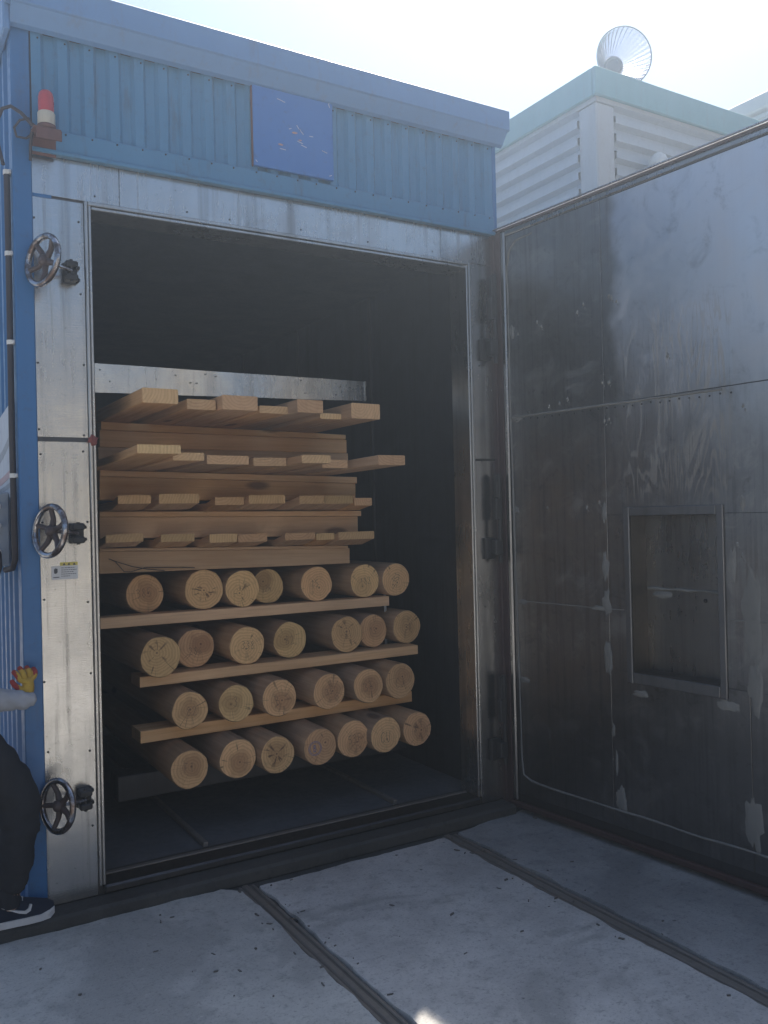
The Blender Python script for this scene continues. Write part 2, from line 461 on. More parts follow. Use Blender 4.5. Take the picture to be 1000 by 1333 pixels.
# ------------------------------------------------------------------ mesh helpers
class MB:
    """Collects shapes into one mesh."""
    def __init__(s):
        s.v, s.f, s.mi, s.sm = [], [], [], []

    def add(s, vs_, fs, mi=0, smooth=False):
        n = len(s.v)
        s.v += [tuple(v) for v in vs_]
        for f in fs:
            s.f.append(tuple(i + n for i in f)); s.mi.append(mi); s.sm.append(smooth)

    def box(s, a, b, bev=0.0, mi=0, mat=None):
        x0, x1 = sorted((a[0], b[0])); y0, y1 = sorted((a[1], b[1])); z0, z1 = sorted((a[2], b[2]))
        e = min(bev, (x1 - x0) * .45, (y1 - y0) * .45, (z1 - z0) * .45)
        if e <= 0:
            vs_ = [Vector((x, y, z)) for z in (z0, z1) for y in (y0, y1) for x in (x0, x1)]
            fs = [(0, 2, 3, 1), (4, 5, 7, 6), (0, 1, 5, 4), (2, 6, 7, 3), (0, 4, 6, 2), (1, 3, 7, 5)]
        else:
            bm = bmesh.new()
            bmesh.ops.create_cube(bm, size=1.0)
            for v in bm.verts:
                v.co = Vector(((x0 + x1) / 2 + v.co.x * (x1 - x0), (y0 + y1) / 2 + v.co.y * (y1 - y0), (z0 + z1) / 2 + v.co.z * (z1 - z0)))
            bmesh.ops.bevel(bm, geom=list(bm.edges), offset=e, segments=1, affect='EDGES', profile=0.5)
            bm.verts.index_update()
            vs_ = [v.co.copy() for v in bm.verts]
            fs = [tuple(v.index for v in f.verts) for f in bm.faces]
            bm.free()
        if mat is not None:
            vs_ = [mat @ v for v in vs_]
        s.add(vs_, fs, mi)
        return s

    def tube(s, pts, r, n=10, mi=0, caps=True, closed=False):
        pts = [Vector(p_) for p_ in pts]
        rs = r if isinstance(r, (list, tuple)) else [r] * len(pts)
        rings = []
        m = len(pts)
        prev = None
        for i, q in enumerate(pts):
            if closed:
                d = (pts[(i + 1) % m] - pts[i - 1])
            else:
                d = pts[min(i + 1, m - 1)] - pts[max(i - 1, 0)]
            d.normalize()
            if prev is None:
                ref = Vector((0, 0, 1)) if abs(d.z) < 0.9 else Vector((1, 0, 0))
                a = d.cross(ref).normalized()
            else:
                a = (prev - d * prev.dot(d)).normalized()
            prev = a
            b = d.cross(a)
            rings.append([q + (a * math.cos(2 * PI * k / n) + b * math.sin(2 * PI * k / n)) * rs[i] for k in range(n)])
        vs_ = [v for rg in rings for v in rg]
        fs = []
        for i in range(m if closed else m - 1):
            for k in range(n):
                a0, a1 = i * n + k, i * n + (k + 1) % n
                b0, b1 = ((i + 1) % m) * n + k, ((i + 1) % m) * n + (k + 1) % n
                fs.append((a0, a1, b1, b0))
        s.add(vs_, fs, mi, True)
        if caps and not closed:
            s.add(rings[0], [tuple(range(n - 1, -1, -1))], mi)
            s.add(rings[-1], [tuple(range(n))], mi)
        return s

    def lathe(s, prof, origin=(0, 0, 0), axis=(0, 0, 1), n=20, mi=0, smooth=True, rib=None):
        ax = Vector(axis).normalized()
        ref = Vector((0, 0, 1)) if abs(ax.z) < 0.9 else Vector((1, 0, 0))
        a = ref.cross(ax).normalized(); b = ax.cross(a)
        o = Vector(origin)
        vs_, fs = [], []
        for i, (r, h) in enumerate(prof):
            for k in range(n):
                rr = r * (1 + (rib[0] * math.cos(k * 2 * PI * rib[1] / n) if rib else 0))
                vs_.append(o + ax * h + (a * math.cos(2 * PI * k / n) + b * math.sin(2 * PI * k / n)) * rr)
        for i in range(len(prof) - 1):
            for k in range(n):
                fs.append((i * n + k, i * n + (k + 1) % n, (i + 1) * n + (k + 1) % n, (i + 1) * n + k))
        s.add(vs_, fs, mi, smooth)
        for i, rev in ((0, True), (len(prof) - 1, False)):
            if prof[i][0] > 1e-4:
                ring = vs_[i * n:(i + 1) * n]
                s.add(ring, [tuple(range(n - 1, -1, -1)) if rev else tuple(range(n))], mi)
        return s

    def prism(s, poly, d, mi=0):
        """Extrude a 3D polygon by vector d."""
        poly = [Vector(q) for q in poly]; d = Vector(d); n = len(poly)
        vs_ = poly + [q + d for q in poly]
        fs = [tuple(range(n - 1, -1, -1)), tuple(range(n, 2 * n))]
        fs += [(i, (i + 1) % n, n + (i + 1) % n, n + i) for i in range(n)]
        s.add(vs_, fs, mi)
        return s

    def build(s, name, mats, parent=None, loc=None, rot=None, kind=None):
        me = bpy.data.meshes.new(name)
        me.from_pydata(s.v, [], s.f)
        for m in (mats if isinstance(mats, (list, tuple)) else [mats]):
            me.materials.append(MAT[m])
        me.polygons.foreach_set('material_index', s.mi)
        me.polygons.foreach_set('use_smooth', s.sm)
        bm = bmesh.new(); bm.from_mesh(me)
        bmesh.ops.recalc_face_normals(bm, faces=bm.faces)
        bm.to_mesh(me); bm.free()
        me.update()
        o = bpy.data.objects.new(name, me)
        COL.objects.link(o)
        if parent is not None:
            o.parent = parent
        if loc is not None:
            o.location = loc
        if rot is not None:
            o.rotation_euler = rot
        if kind:
            o['kind'] = kind
        return o


def box(name, a, b, mat, parent=None, bev=0.0, **kw):
    return MB().box(a, b, bev).build(name, mat, parent, **kw)


def empty(name, loc=(0, 0, 0), rot=None):
    o = bpy.data.objects.new(name, None)
    COL.objects.link(o)
    o.location = loc
    if rot is not None:
        o.rotation_euler = rot
    o.empty_display_size = 0.1
    return o


def tag(o, label, cat=None, group=None):
    o['label'] = label
    if cat:
        o['category'] = cat
    if group:
        o['group'] = group
    return o


def corrugated(axis_pts, w_dir, n_dir, z0, z1, pitch, depth, flat=0.5, slope=0.18):
    """Points of a trapezoid profile running along w_dir from axis_pts[0], length axis_pts[1]."""
    o, L = Vector(axis_pts[0]), axis_pts[1]
    w, nn = Vector(w_dir), Vector(n_dir)
    prof = []
    t = 0.0
    while t < L:
        for (a, d) in ((0, 0), (flat - slope, 0), (flat, 1), (1 - slope, 1)):
            tt = t + a * pitch
            if tt <= L:
                prof.append((tt, d * depth))
        t += pitch
    prof.append((L, 0))
    return [o + w * a + nn * d for a, d in prof]


def sheet(name, pts, ext, thick, mat, parent):
    """A profiled sheet: profile pts extruded by ext with a thickness vector."""
    ext = Vector(ext); th = Vector(thick)
    n = len(pts)
    vs_ = [q for q in pts] + [q + ext for q in pts] + [q + th for q in pts] + [q + ext + th for q in pts]
    fs = []
    for i in range(n - 1):
        fs.append((i, i + 1, n + i + 1, n + i))
        fs.append((2 * n + i, 3 * n + i, 3 * n + i + 1, 2 * n + i + 1))
        fs.append((i, 2 * n + i, 2 * n + i + 1, i + 1))
        fs.append((n + i, n + i + 1, 3 * n + i + 1, 3 * n + i))
    fs.append((0, n, 3 * n, 2 * n))
    fs.append((n - 1, 3 * n - 1, 4 * n - 1, 2 * n - 1))
    mb = MB(); mb.add(vs_, fs)
    return mb.build(name, mat, parent)


# ------------------------------------------------------------------ ground
def ragged(poly, amp, step, seed, keep=None):
    """Subdivide a 2-D outline and make it uneven like a broken slab edge."""
    out = []
    n = len(poly)
    for i in range(n):
        a, b = Vector(poly[i]), Vector(poly[(i + 1) % n])
        L = (b - a).length
        if keep is not None and i in keep:
            out.append(a); continue
        k = max(1, int(L / step))
        for j in range(k):
            q = a.lerp(b, j / k)
            nn = Vector((-(b - a).y, (b - a).x)).normalized()
            q2 = q + nn * (mnoise.noise(Vector((q.x * 6, q.y * 6, seed))) * amp + mnoise.noise(Vector((q.x * 22, q.y * 22, seed + 9))) * amp * 0.4)
            out.append(q2 if j else q + nn * amp * 0.3 * mnoise.noise(Vector((q.x * 9, q.y * 9, seed))))
    return out


g = MB()
g.add([(-60, -60, -0.03), (60, -60, -0.03), (60, 60, -0.03), (-60, 60, -0.03)], [(0, 1, 2, 3)])
ground = g.build('ground', 'concrete_yard')
ground['kind'] = 'structure'
# soiled strip of old concrete under and before the kiln
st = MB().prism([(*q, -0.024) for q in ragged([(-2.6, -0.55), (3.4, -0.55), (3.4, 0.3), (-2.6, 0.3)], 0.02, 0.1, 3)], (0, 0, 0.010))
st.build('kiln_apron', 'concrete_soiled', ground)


def slab(poly, mat, seed, keep):
    pl = ragged(poly, 0.018, 0.035, seed, keep)
    top = [Vector((q.x, q.y, 0.0)) for q in pl]
    c = sum(top, Vector()) / len(top)
    mb = MB()
    n = len(top)
    ins = []
    for q in top:
        d = (c - q); d.normalize()
        ins.append(q + d * 0.006)
    low = [q + Vector((0, 0, -0.008)) for q in top]
    bot = [q + Vector((0, 0, -0.028)) for q in top]
    vs_ = ins + low + bot
    fs = [tuple(range(n))]
    for a in (0, n):
        for i in range(n):
            fs.append((a + i, a + (i + 1) % n, a + n + (i + 1) % n, a + n + i))
    mb.add(vs_, fs)
    return mb.build('slab', mat, ground)


slab([(-6.0, -0.13), (-6.0, -9.0), (0.520, -9.0), (0.532, -0.20), (0.46, -0.125)], 'concrete_grey', 1.0, (0, 1))
slab([(0.612, -0.19), (0.608, -9.0), (1.597, -9.0), (1.600, -0.185)], 'concrete_pale', 5.0, (1,))
slab([(1.70, -0.165), (1.69, -9.0), (9.0, -9.0), (9.0, -0.09), (2.25, -0.075)], 'concrete_blue', 8.0, (1, 2, 3))

for nm, x0, x1, y1, where in (('rail', 0.535, 0.601, -0.15, 'nearer the handwheels'), ('rail', 1.606, 1.684, -0.16, 'nearer the open door')):
    rl = empty(nm, ((x0 + x1) / 2, y1, -0.03))
    tag(rl, 'sunken iron cart rail running out of the kiln, ' + where, 'rail', 'cart rails in the concrete')
    w = (x1 - x0) / 2
    for s_, nmz in ((-1, 'edge_angle'), (1, 'edge_angle')):
        MB().box((s_ * w * 1.15, -8.8, 0.001), (s_ * w * 0.70, -0.0, 0.0245), 0.003).build(nmz, 'rail_iron', rl)
    MB().box((-w * 0.42, -8.8, 0.001), (w * 0.38, 0.02, 0.023), 0.004).build('rail_head', 'rail_iron', rl)
    MB().box((-w * 0.72, -8.8, -0.004), (w * 0.72, 0.01, 0.017)).build('rail_bed', 'rail_bed', rl)

db = MB()
for i in range(80):
    x = rnd.uniform(-0.6, 2.4)
    y = -0.2 - abs(rnd.gauss(0, 0.9))
    if i < 45:
        x = rnd.choice((0.49, 0.645, 1.56, 1.735)) + rnd.gauss(0, 0.03)
    sz = rnd.uniform(0.002, 0.007)
    a = rnd.uniform(0, PI)
    d = Vector((math.cos(a), math.sin(a), 0)) * sz * rnd.uniform(0.8, 2.6)
    e_ = Vector((-math.sin(a), math.cos(a), 0)) * sz * rnd.uniform(0.3, 0.9)
    c = Vector((x, y, 0.001))
    db.prism([c - d - e_ * .6, c + d * .7 - e_, c + d + e_ * .5, c - d * .5 + e_], (0, 0, rnd.uniform(0.002, 0.006)), mi=0)
tag(db.build('ground_litter', 'rail_bed', None, kind='stuff'), 'small dark grit strewn on the concrete', 'litter')

# ------------------------------------------------------------------ the kiln
W, HT = 1.953, 2.92
kiln = empty('drying_kiln', (0, 0, 0))
tag(kiln, 'timber drying kiln clad in blue sheet with a stainless front, its door standing open', 'kiln')
K = kiln
# carcass
fr = MB()
fr.box((-0.285, 0.004, 0), (0.0, 0.14, 3.70))
fr.box((W, 0.004, 0), (2.16, 0.14, 3.70))
fr.box((0.0, 0.004, HT), (W, 0.14, 3.70))
fr.build('front_wall', 'steel_dark', K)
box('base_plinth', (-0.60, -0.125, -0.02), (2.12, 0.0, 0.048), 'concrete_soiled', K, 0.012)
MB().box((-0.005, -0.02, 0.05), (W + 0.01, 0.16, 0.086), 0.008).build('sill', 'steel_dark', K)
# inner lining
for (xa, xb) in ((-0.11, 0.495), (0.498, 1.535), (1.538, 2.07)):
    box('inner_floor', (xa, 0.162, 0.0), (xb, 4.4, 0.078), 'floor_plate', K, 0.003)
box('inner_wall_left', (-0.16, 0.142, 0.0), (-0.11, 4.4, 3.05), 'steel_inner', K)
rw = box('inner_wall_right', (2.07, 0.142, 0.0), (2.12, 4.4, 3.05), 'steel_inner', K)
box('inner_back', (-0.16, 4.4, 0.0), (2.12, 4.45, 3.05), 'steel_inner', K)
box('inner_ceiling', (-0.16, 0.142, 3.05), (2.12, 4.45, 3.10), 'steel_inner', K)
for yy in (1.2, 2.3, 3.4):
    box('wall_seam', (2.055, yy, 0.08), (2.072, yy + 0.03, 3.05), 'steel_dark', K, 0.004)
for (x, ya, yb) in ((0.50, 0.17, 3.8), (1.54, 0.17, 3.8)):
    box('inner_rail', (x - 0.012, ya, 0.079), (x + 0.012, yb, 0.102), 'rail_iron', K, 0.003)
box('floor_edge_strip', (0.005, 0.09, 0.087), (W - 0.005, 0.118, 0.094), 'rail_iron', K, 0.002)
# blue shell
box('roof', (-0.325, -0.05, 3.70), (2.21, 4.66, 3.74), 'blue_cap', K)
cap = MB()
cap.box((-0.329, -0.095, 3.672), (2.212, -0.052, 3.785), 0.006)
cap.build('roof_cap', 'blue_cap', K)
lip = MB()
lip.prism([(-0.306, -0.052, 3.67), (-0.306, -0.09, 3.67), (-0.306, -0.048, 3.61), (-0.306, -0.028, 3.60), (-0.306, -0.028, 3.67)], (2.50, 0, 0))
lip.build('roof_flashing', 'blue_cap', K)
box('side_roof_cap', (-0.332, -0.051, 3.575), (-0.304, 4.66, 3.782), 'blue_cap', K, 0.006)
pts = corrugated(((-0.225, -0.018, 3.21), 2.362), (1, 0, 0), (0, 1, 0), 0, 0, 0.105, 0.016, 0.5, 0.14)
sheet('fascia_sheet', pts, (0, 0, 0.40), (0, 0.0015, 0), 'blue_sheet', K)
box('fascia_band', (-0.228, -0.026, 3.127), (2.142, 0.003, 3.218), 'blue_sheet', K, 0.004)
box('drip_edge', (-0.23, -0.040, 3.112), (2.14, -0.006, 3.130), 'blue_sheet', K, 0.003)
MB().box((-0.303, -0.016, 0.0), (-0.230, 0.07, 3.62), 0.004).build('corner_post', 'blue_paint', K)
MB().box((2.138, -0.020, 3.13), (2.165, 0.07, 3.62), 0.003).build('corner_post', 'blue_paint', K)
pts = corrugated(((-0.292, 0.072, 0.0), 4.5), (0, 1, 0), (-1, 0, 0), 0, 0, 0.13, 0.016, 0.55, 0.15)
sheet('side_sheet', pts, (0, 0, 3.62), (0.0015, 0, 0), 'blue_paint', K)
box('side_wall', (-0.285, 0.141, 0), (-0.165, 4.6, 3.62), 'steel_dark', K)
box('side_wall', (2.125, 0.141, 0), (2.19, 4.6, 3.69), 'blue_paint', K)
box('back_wall', (-0.30, 4.602, 0), (2.19, 4.65, 3.69), 'blue_paint', K)
# stainless front sheets
T0, T1 = -0.004, 0.0035
for nm, x0, x1, z0, z1, m in (('header_sheet', -0.229, 0.122, 2.951, 3.125, 'steel_header'), ('header_sheet', 0.124, 1.793, 2.951, 3.125, 'steel_header'),
                              ('header_sheet', 1.795, 2.137, 2.951, 3.125, 'steel_header'),
                              ('jamb_sheet', -0.229, -0.0285, 1.957, 2.940, 'steel_jamb'), ('jamb_sheet', -0.229, -0.0285, 0.049, 1.939, 'steel_jamb'),
                              ('jamb_sheet', 1.981, 2.137, 1.897, 2.949, 'steel_jamb'), ('jamb_sheet', 1.981, 2.137, 0.049, 1.886, 'steel_jamb')):
    box(nm, (x0, T0, z0), (x1, T1, z1), m, K, 0.001)
box('blue_joint_strip', (-0.228, -0.006, 2.938), (-0.155, 0.0, 2.952), 'blue_paint', K)
box('joint_strip', (-0.229, -0.002, 1.938), (-0.028, 0.003, 1.958), 'steel_dark', K)
# raised trim round the opening, two strips side by side as folded sheet
tr = MB()
tr.box((-0.027, -0.016, 0.087), (-0.013, 0.004, 2.949), 0.003)
tr.box((-0.011, -0.012, 0.087), (0.002, 0.145, 2.935), 0.003)
tr.build('opening_trim', 'steel_trim', K)
tr = MB()
tr.box((W - 0.002, -0.012, 0.087), (W + 0.011, 0.145, 2.935), 0.003)
tr.box((W + 0.013, -0.016, 0.087), (W + 0.027, 0.004, 2.949), 0.003)
tr.build('opening_trim', 'steel_trim', K)
tr = MB()
tr.box((0.003, -0.0125, HT - 0.004), (W - 0.003, 0.1455, HT + 0.010), 0.003)
tr.box((-0.012, -0.0165, HT + 0.012), (W + 0.012, 0.0045, HT + 0.0295), 0.003)
tr.build('opening_trim', 'steel_trim', K)
# screws in the sheets, too small to tell apart
sc = MB()
for x in (-0.219, -0.045):
    for z in (0.35, 0.66, 0.97, 1.28, 1.60, 1.90, 1.975, 2.27, 2.56, 2.85):
        if rnd.random() < 0.9:
            sc.lathe([(0.0045, 0), (0.0045, 0.002), (0.002, 0.0035)], (x + rnd.uniform(-.006, .006), -0.0045, z + rnd.uniform(-.015, .015)), (0, -1, 0), 8)
for x in (0.02, 0.42, 0.62, 0.98, 1.35, 1.74, 2.0):
    sc.lathe([(0.004, 0), (0.004, 0.002), (0.002, 0.003)], (x, -0.0045, 2.975 + rnd.uniform(-.004, .006)), (0, -1, 0), 8)
for z in (0.5, 1.1, 1.7, 1.88, 2.4):
    sc.lathe([(0.0045, 0), (0.0045, 0.002), (0.002, 0.0035)], (2.03, -0.0045, z), (0, -1, 0), 8)
for i in range(23):
    for z in (3.222, 3.585):
        sc.lathe([(0.004, 0), (0.004, 0.003), (0.002, 0.0045)], (-0.20 + i * 0.105 + rnd.uniform(-.004, .004), -0.0265 if z < 3.3 else -0.0185, 3.205 if z < 3.3 else z), (0, -1, 0), 6)
sc.build('screws', 'black_iron', K, kind='stuff')


def blob(mb, cx, cz, rx, rz, y0, y1, seed, n=18, jag=0.35):
    """An irregular daub lying on a plane of constant Y."""
    ring = []
    for k in range(n):
        a = 2 * PI * k / n
        q = 1 + jag * mnoise.noise(Vector((math.cos(a) * 1.7, math.sin(a) * 1.7, seed * 3.7))) + jag * 0.6 * mnoise.noise(Vector((math.cos(a) * 4.5, math.sin(a) * 4.5, seed * 1.9)))
        ring.append((cx + rx * q * math.cos(a), cz + rz * q * math.sin(a)))
    base = [(x, y0, z) for x, z in ring]
    top = [(cx + (x - cx) * 0.75, y1, cz + (z - cz) * 0.8) for x, z in ring]
    vs_ = base + top
    fs = [tuple(range(n, 2 * n))] + [(i, (i + 1) % n, n + (i + 1) % n, n + i) for i in range(n)]
    mb.add(vs_, fs, 0, True)


mb = MB(); blob(mb, -0.012, 1.948, 0.020, 0.018, -0.0165, -0.021, 4, 14, 0.6)
mb.build('red_sealant', 'rust_red', K)
# air baffle over the load, fixed to the left inner wall
bf = MB()
n = 14
pa, pb = [], []
for i in range(n + 1):
    x = -0.11 + (1.735 + 0.11) * i / n
    pa.append(Vector((x, 0.72 + 0.006 * math.sin(i * 1.3), 2.25 + 0.036 * i / n)))
    pb.append(Vector((x, 0.72 + 0.004 * math.sin(i * 0.9 + 1), 2.402)))
bf.add(pa + pb, [(i, i + 1, n + 2 + i, n + 1 + i) for i in range(n)], 0, True)
bf.add([q + Vector((0, 0.003, 0)) for q in pa + pb], [(i, n + 1 + i, n + 2 + i, i + 1) for i in range(n)], 0, True)
bf.box((1.727, 0.715, 2.284), (1.738, 0.745, 2.403), 0.001)
bf.build('air_baffle', 'steel_baffle', K)
rv_ = MB()
for i in range(14):
    rv_.lathe([(0.004, 0), (0.003, 0.002)], (0.19 + rnd.random() * 1.5, 0.7145, 2.31 + rnd.random() * 0.08), (0, -1, 0), 6)
rv_.build('baffle_rivets', 'black_iron', K, kind='stuff')


# hand wheels on swing bolts
def handwheel(cz, x0):
    lat = MB()
    lat.box((x0 - 0.032, -0.020, cz - 0.042), (x0 + 0.026, -0.0045, cz + 0.042), 0.003)
    lat.box((x0 - 0.030, -0.074, cz + 0.014), (x0 + 0.020, -0.020, cz + 0.040), 0.005)
    lat.box((x0 - 0.030, -0.074, cz - 0.040), (x0 + 0.020, -0.020, cz - 0.014), 0.005)
    lat.box((x0 + 0.020, -0.030, cz + 0.018), (x0 + 0.036, -0.0046, cz + 0.032), 0.003)
    lat.box((x0 + 0.020, -0.030, cz - 0.032), (x0 + 0.036, -0.0046, cz - 0.018), 0.003)
    lat.tube([(x0 - 0.006, -0.062, cz - 0.046), (x0 - 0.006, -0.062, cz + 0.046)], 0.007, 10)
    lo = lat.build('latch_bracket', 'black_iron', K)
    ax = Vector((-0.90, -0.41, 0.10)).normalized()
    piv = Vector((x0 - 0.006, -0.062, cz))
    c = piv + ax * 0.132
    MB().tube([piv, c + ax * 0.012], 0.008, 10).build('swing_bolt', 'chrome', lo)
    wh = MB()
    a = Vector((0, 0, 1)); b = ax.cross(a).normalized(); a = b.cross(ax)
    r = 0.098
    wh.tube([c + (a * math.cos(2 * PI * k / 40) + b * math.sin(2 * PI * k / 40)) * r for k in range(40)], 0.0125, 10, closed=True)
    rim = wh.build('handwheel', 'chrome', K)
    ph = rnd.random() * 2
    for k in range(5):
        th = ph + 2 * PI * k / 5
        d = a * math.cos(th) + b * math.sin(th)
        MB().tube([c - ax * 0.012 + d * 0.012, c - ax * 0.014 + d * 0.05, c + d * (r - 0.004)], [0.014, 0.011, 0.010], 8).build('spoke', 'rust_iron', rim)
    MB().lathe([(0.020, -0.024), (0.024, -0.012), (0.022, 0.008), (0.010, 0.016)], c, ax, 16).build('hub', 'rust_iron', rim)


handwheel(2.635, -0.088)
handwheel(1.560, -0.084)
handwheel(0.470, -0.078)

# right jamb hinges
for z in (2.43, 1.355, 0.27):
    h = MB()
    h.box((2.032, -0.030, z), (2.095, -0.004, z + 0.115), 0.004)
    h.box((2.060, -0.075, z + 0.02), (2.110, -0.020, z + 0.105), 0.006)
    h.tube([(2.098, -0.062, z - 0.02), (2.098, -0.062, z + 0.46)], 0.012, 10)
    h.box((2.068, -0.072, z + 0.21), (2.112, -0.040, z + 0.33), 0.005)
    h.box((2.075, -0.070, z + 0.33), (2.112, -0.042, z + 0.45), 0.004)
    h.build('hinge', 'black_iron', K)

# ---- door
DW, DZ0, DZ1 = 2.26, 0.035, 3.125
door = MB()
HX0, HX1, HZ0, HZ1 = 0.815, 1.275, 0.842, 1.578       # hatch hole
x0, x1 = -0.045, DW
door.box((x0, 0.0, DZ0), (HX0, 0.13, DZ1))
door.box((HX1, 0.0, DZ0), (x1, 0.13, DZ1))
door.box((HX0, 0.0, DZ0), (HX1, 0.13, HZ0))
door.box((HX0, 0.0, HZ1), (HX1, 0.13, DZ1))
dr = door.build('door', 'steel_dark', K, loc=(2.15, -0.06, 0), rot=(0, 0, R(-85)))
dr['label'] = 'heavy steel kiln door swung open, its inner face streaked and stained'
gk = MB()
gk.box((-0.066, -0.022, DZ0 - 0.01), (-0.030, 0.135, DZ1 + 0.012), 0.006)
gk.box((-0.030, -0.012, DZ1 - 0.004), (DW, 0.135, DZ1 + 0.0125), 0.004)
gk.box((-0.030, -0.020, DZ0 - 0.012), (DW, 0.12, DZ0 + 0.02), 0.006)
gk.box((-0.028, -0.017, DZ0 + 0.022), (0.010, -0.0005, DZ1 - 0.006), 0.004)
gk.build('gasket', 'gasket', dr)
box('edge_cap', (-0.064, -0.0235, DZ1 + 0.0128), (DW, -0.013, DZ1 + 0.018), 'steel_trim', dr)
MB().box((0.012, -0.016, DZ0 + 0.024), (0.042, -0.0005, DZ1 - 0.008), 0.007).build('rim_channel', 'steel_hatch', dr)
MB().box((0.043, -0.014, DZ1 - 0.036), (DW, -0.0005, DZ1 - 0.008), 0.006).build('rim_channel', 'steel_hatch', dr)


def lining(xa, xb, za, zb, holes=False):
    m = MB()
    if holes:
        m.box((xa, -0.004, za), (HX0 - 0.002, -0.0006, zb), 0.001)
        m.box((HX1 + 0.002, -0.004, za), (xb, -0.0006, zb), 0.001)
    else:
        m.box((xa, -0.004, za), (xb, -0.0006, zb), 0.001)
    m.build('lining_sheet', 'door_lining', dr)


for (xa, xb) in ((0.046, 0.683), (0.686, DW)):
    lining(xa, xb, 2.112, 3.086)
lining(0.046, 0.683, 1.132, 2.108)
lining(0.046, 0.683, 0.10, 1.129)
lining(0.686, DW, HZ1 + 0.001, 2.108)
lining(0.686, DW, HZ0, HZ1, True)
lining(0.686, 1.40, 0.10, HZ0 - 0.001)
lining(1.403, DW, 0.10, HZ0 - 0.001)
# sealant beads along the joints, then thumb daubs
bd = MB()
path = []
zz = 3.03
path = [(0.24, 3.055), (0.12, 3.05), (0.07, 3.01), (0.052, 2.93)]
z = 2.93
while z > 0.24:
    path.append((0.050 + 0.006 * mnoise.noise(Vector((0, 0, z * 5))) + 0.034 * max(0, 1 - z / 2.2) * 0.8, z)); z -= 0.06
path += [(0.085, 0.205), (0.14, 0.185)]
x = 0.2
while x < DW - 0.05:
    path.append((x, 0.178 + 0.008 * mnoise.noise(Vector((x * 4, 0, 3)))))
    x += 0.08
bd.tube([(a, -0.004, b) for a, b in path], [0.0055 + 0.003 * mnoise.noise(Vector((a * 9, b * 9, 1))) for a, b in path], 8)
bd.build('sealant_bead', 'sealant', dr)
sm = MB()
px_ = [0.05 + 0.06 * i for i in range(22)]
sm.tube([(a, -0.003, 2.112 - 0.012 * (a / 1.4) + 0.004 * mnoise.noise(Vector((a * 12, 0, 0)))) for a in px_],
        [0.0065 + 0.005 * mnoise.noise(Vector((a * 17, 4, 0))) for a in px_], 6)
sm.build('sealant_bead', 'sealant', dr)
sm = MB()
sm.tube([(a, -0.003, 1.131) for a in px_[:13]], 0.003, 6)
sm.build('sealant_bead', 'sealant', dr)
sm = MB()
sm.tube([(1.32 + a, -0.003, 1.131) for a in (0, .1, .2, .4, .6, .8)], 0.004, 6)
sm.build('sealant_bead', 'sealant', dr)
daubs = [(0.075, 1.616, 0.030, 0.016), (0.105, 1.125, 0.036, 0.014), (0.105, 0.714, 0.040, 0.016), (0.075, 2.57, 0.02, 0.03), (0.09, 2.105, 0.035, 0.02),
         (0.668, 1.33, 0.018, 0.07), (0.668, 1.16, 0.024, 0.06), (0.672, 0.89, 0.022, 0.085), (0.727, 0.225, 0.030, 0.06), (1.405, 0.30, 0.035, 0.11),
         (1.42, 1.13, 0.045, 0.20), (1.43, 0.86, 0.03, 0.10), (0.668, 1.59, 0.014, 0.05), (0.845, 0.752, 0.045, 0.018), (1.30, 0.770, 0.05, 0.022),
         (1.335, 1.36, 0.02, 0.09), (0.62, 1.131, 0.05, 0.010), (1.39, 1.62, 0.012, 0.03), (0.69, 0.55, 0.010, 0.03), (0.705, 0.40, 0.008, 0.05)]
for i, (a, b, ra, rb) in enumerate(daubs):
    m = MB(); blob(m, a, b, ra, rb, -0.0041, -0.0062, i * 1.3, 36, 0.5)
    m.build('sealant_daub', 'sealant', dr)
ch = MB()
for i, (a, b) in enumerate([(0.261, 2.583), (0.29, 2.555), (0.726, 2.621), (0.742, 2.606), (0.53, 2.58), (0.57, 2.609), (0.77, 2.585), (0.676, 2.215), (0.713, 2.21), (0.684, 2.03), (0.71, 2.035), (0.456, 2.161),
                            (1.046, 2.287), (1.402, 2.02), (0.12, 2.55), (0.33, 2.14), (0.40, 2.15), (0.64, 1.64), (0.56, 1.62), (0.30, 1.62), (1.36, 1.45), (1.38, 1.40)]):
    blob(ch, a, b, 0.007, 0.011, -0.0041, -0.0062, i * 2.1, 9, 0.7)
    blob(ch, a + 0.01, b - 0.018, 0.003, 0.006, -0.0041, -0.0055, i * 1.1, 8, 0.7)
ch.build('paint_chips', 'sealant', dr, kind='stuff')
bt_ = MB()
for i in range(26):
    bt_.lathe([(0.005, 0), (0.004, 0.003)], (0.10 + i * 0.05, -0.004, 2.093 - 0.012 * i / 26 + rnd.uniform(-.004, .004)), (0, -1, 0), 6)
bt_.build('rivets', 'black_iron', dr, kind='stuff')
# hatch
fr = MB()
fx0, fx1, fz0, fz1 = 0.787, 1.303, 0.795, 1.616
fr.box((fx0, -0.016, fz0 + 0.0), (HX0 + 0.004, -0.0045, fz1), 0.003)
fr.box((HX1 - 0.004, -0.016, fz0), (fx1, -0.0045, fz1), 0.003)
fr.box((HX0 + 0.006, -0.0155, HZ1 - 0.004), (HX1 - 0.006, -0.0045, fz1 - 0.001), 0.003)
fr.box((HX0 + 0.006, -0.0155, fz0 + 0.001), (HX1 - 0.006, -0.0045, HZ0 + 0.004), 0.003)
fr.build('hatch_frame', 'hatch_steel', dr)
fr = MB()
fr.box((HX0 + 0.0005, -0.004, HZ0 + 0.0005), (HX0 + 0.006, 0.11, HZ1 - 0.0005))
fr.box((HX1 - 0.006, -0.004, HZ0 + 0.0005), (HX1 - 0.0005, 0.11, HZ1 - 0.0005))
fr.box((HX0 + 0.006, -0.004, HZ1 - 0.006), (HX1 - 0.006, 0.11, HZ1 - 0.0005))
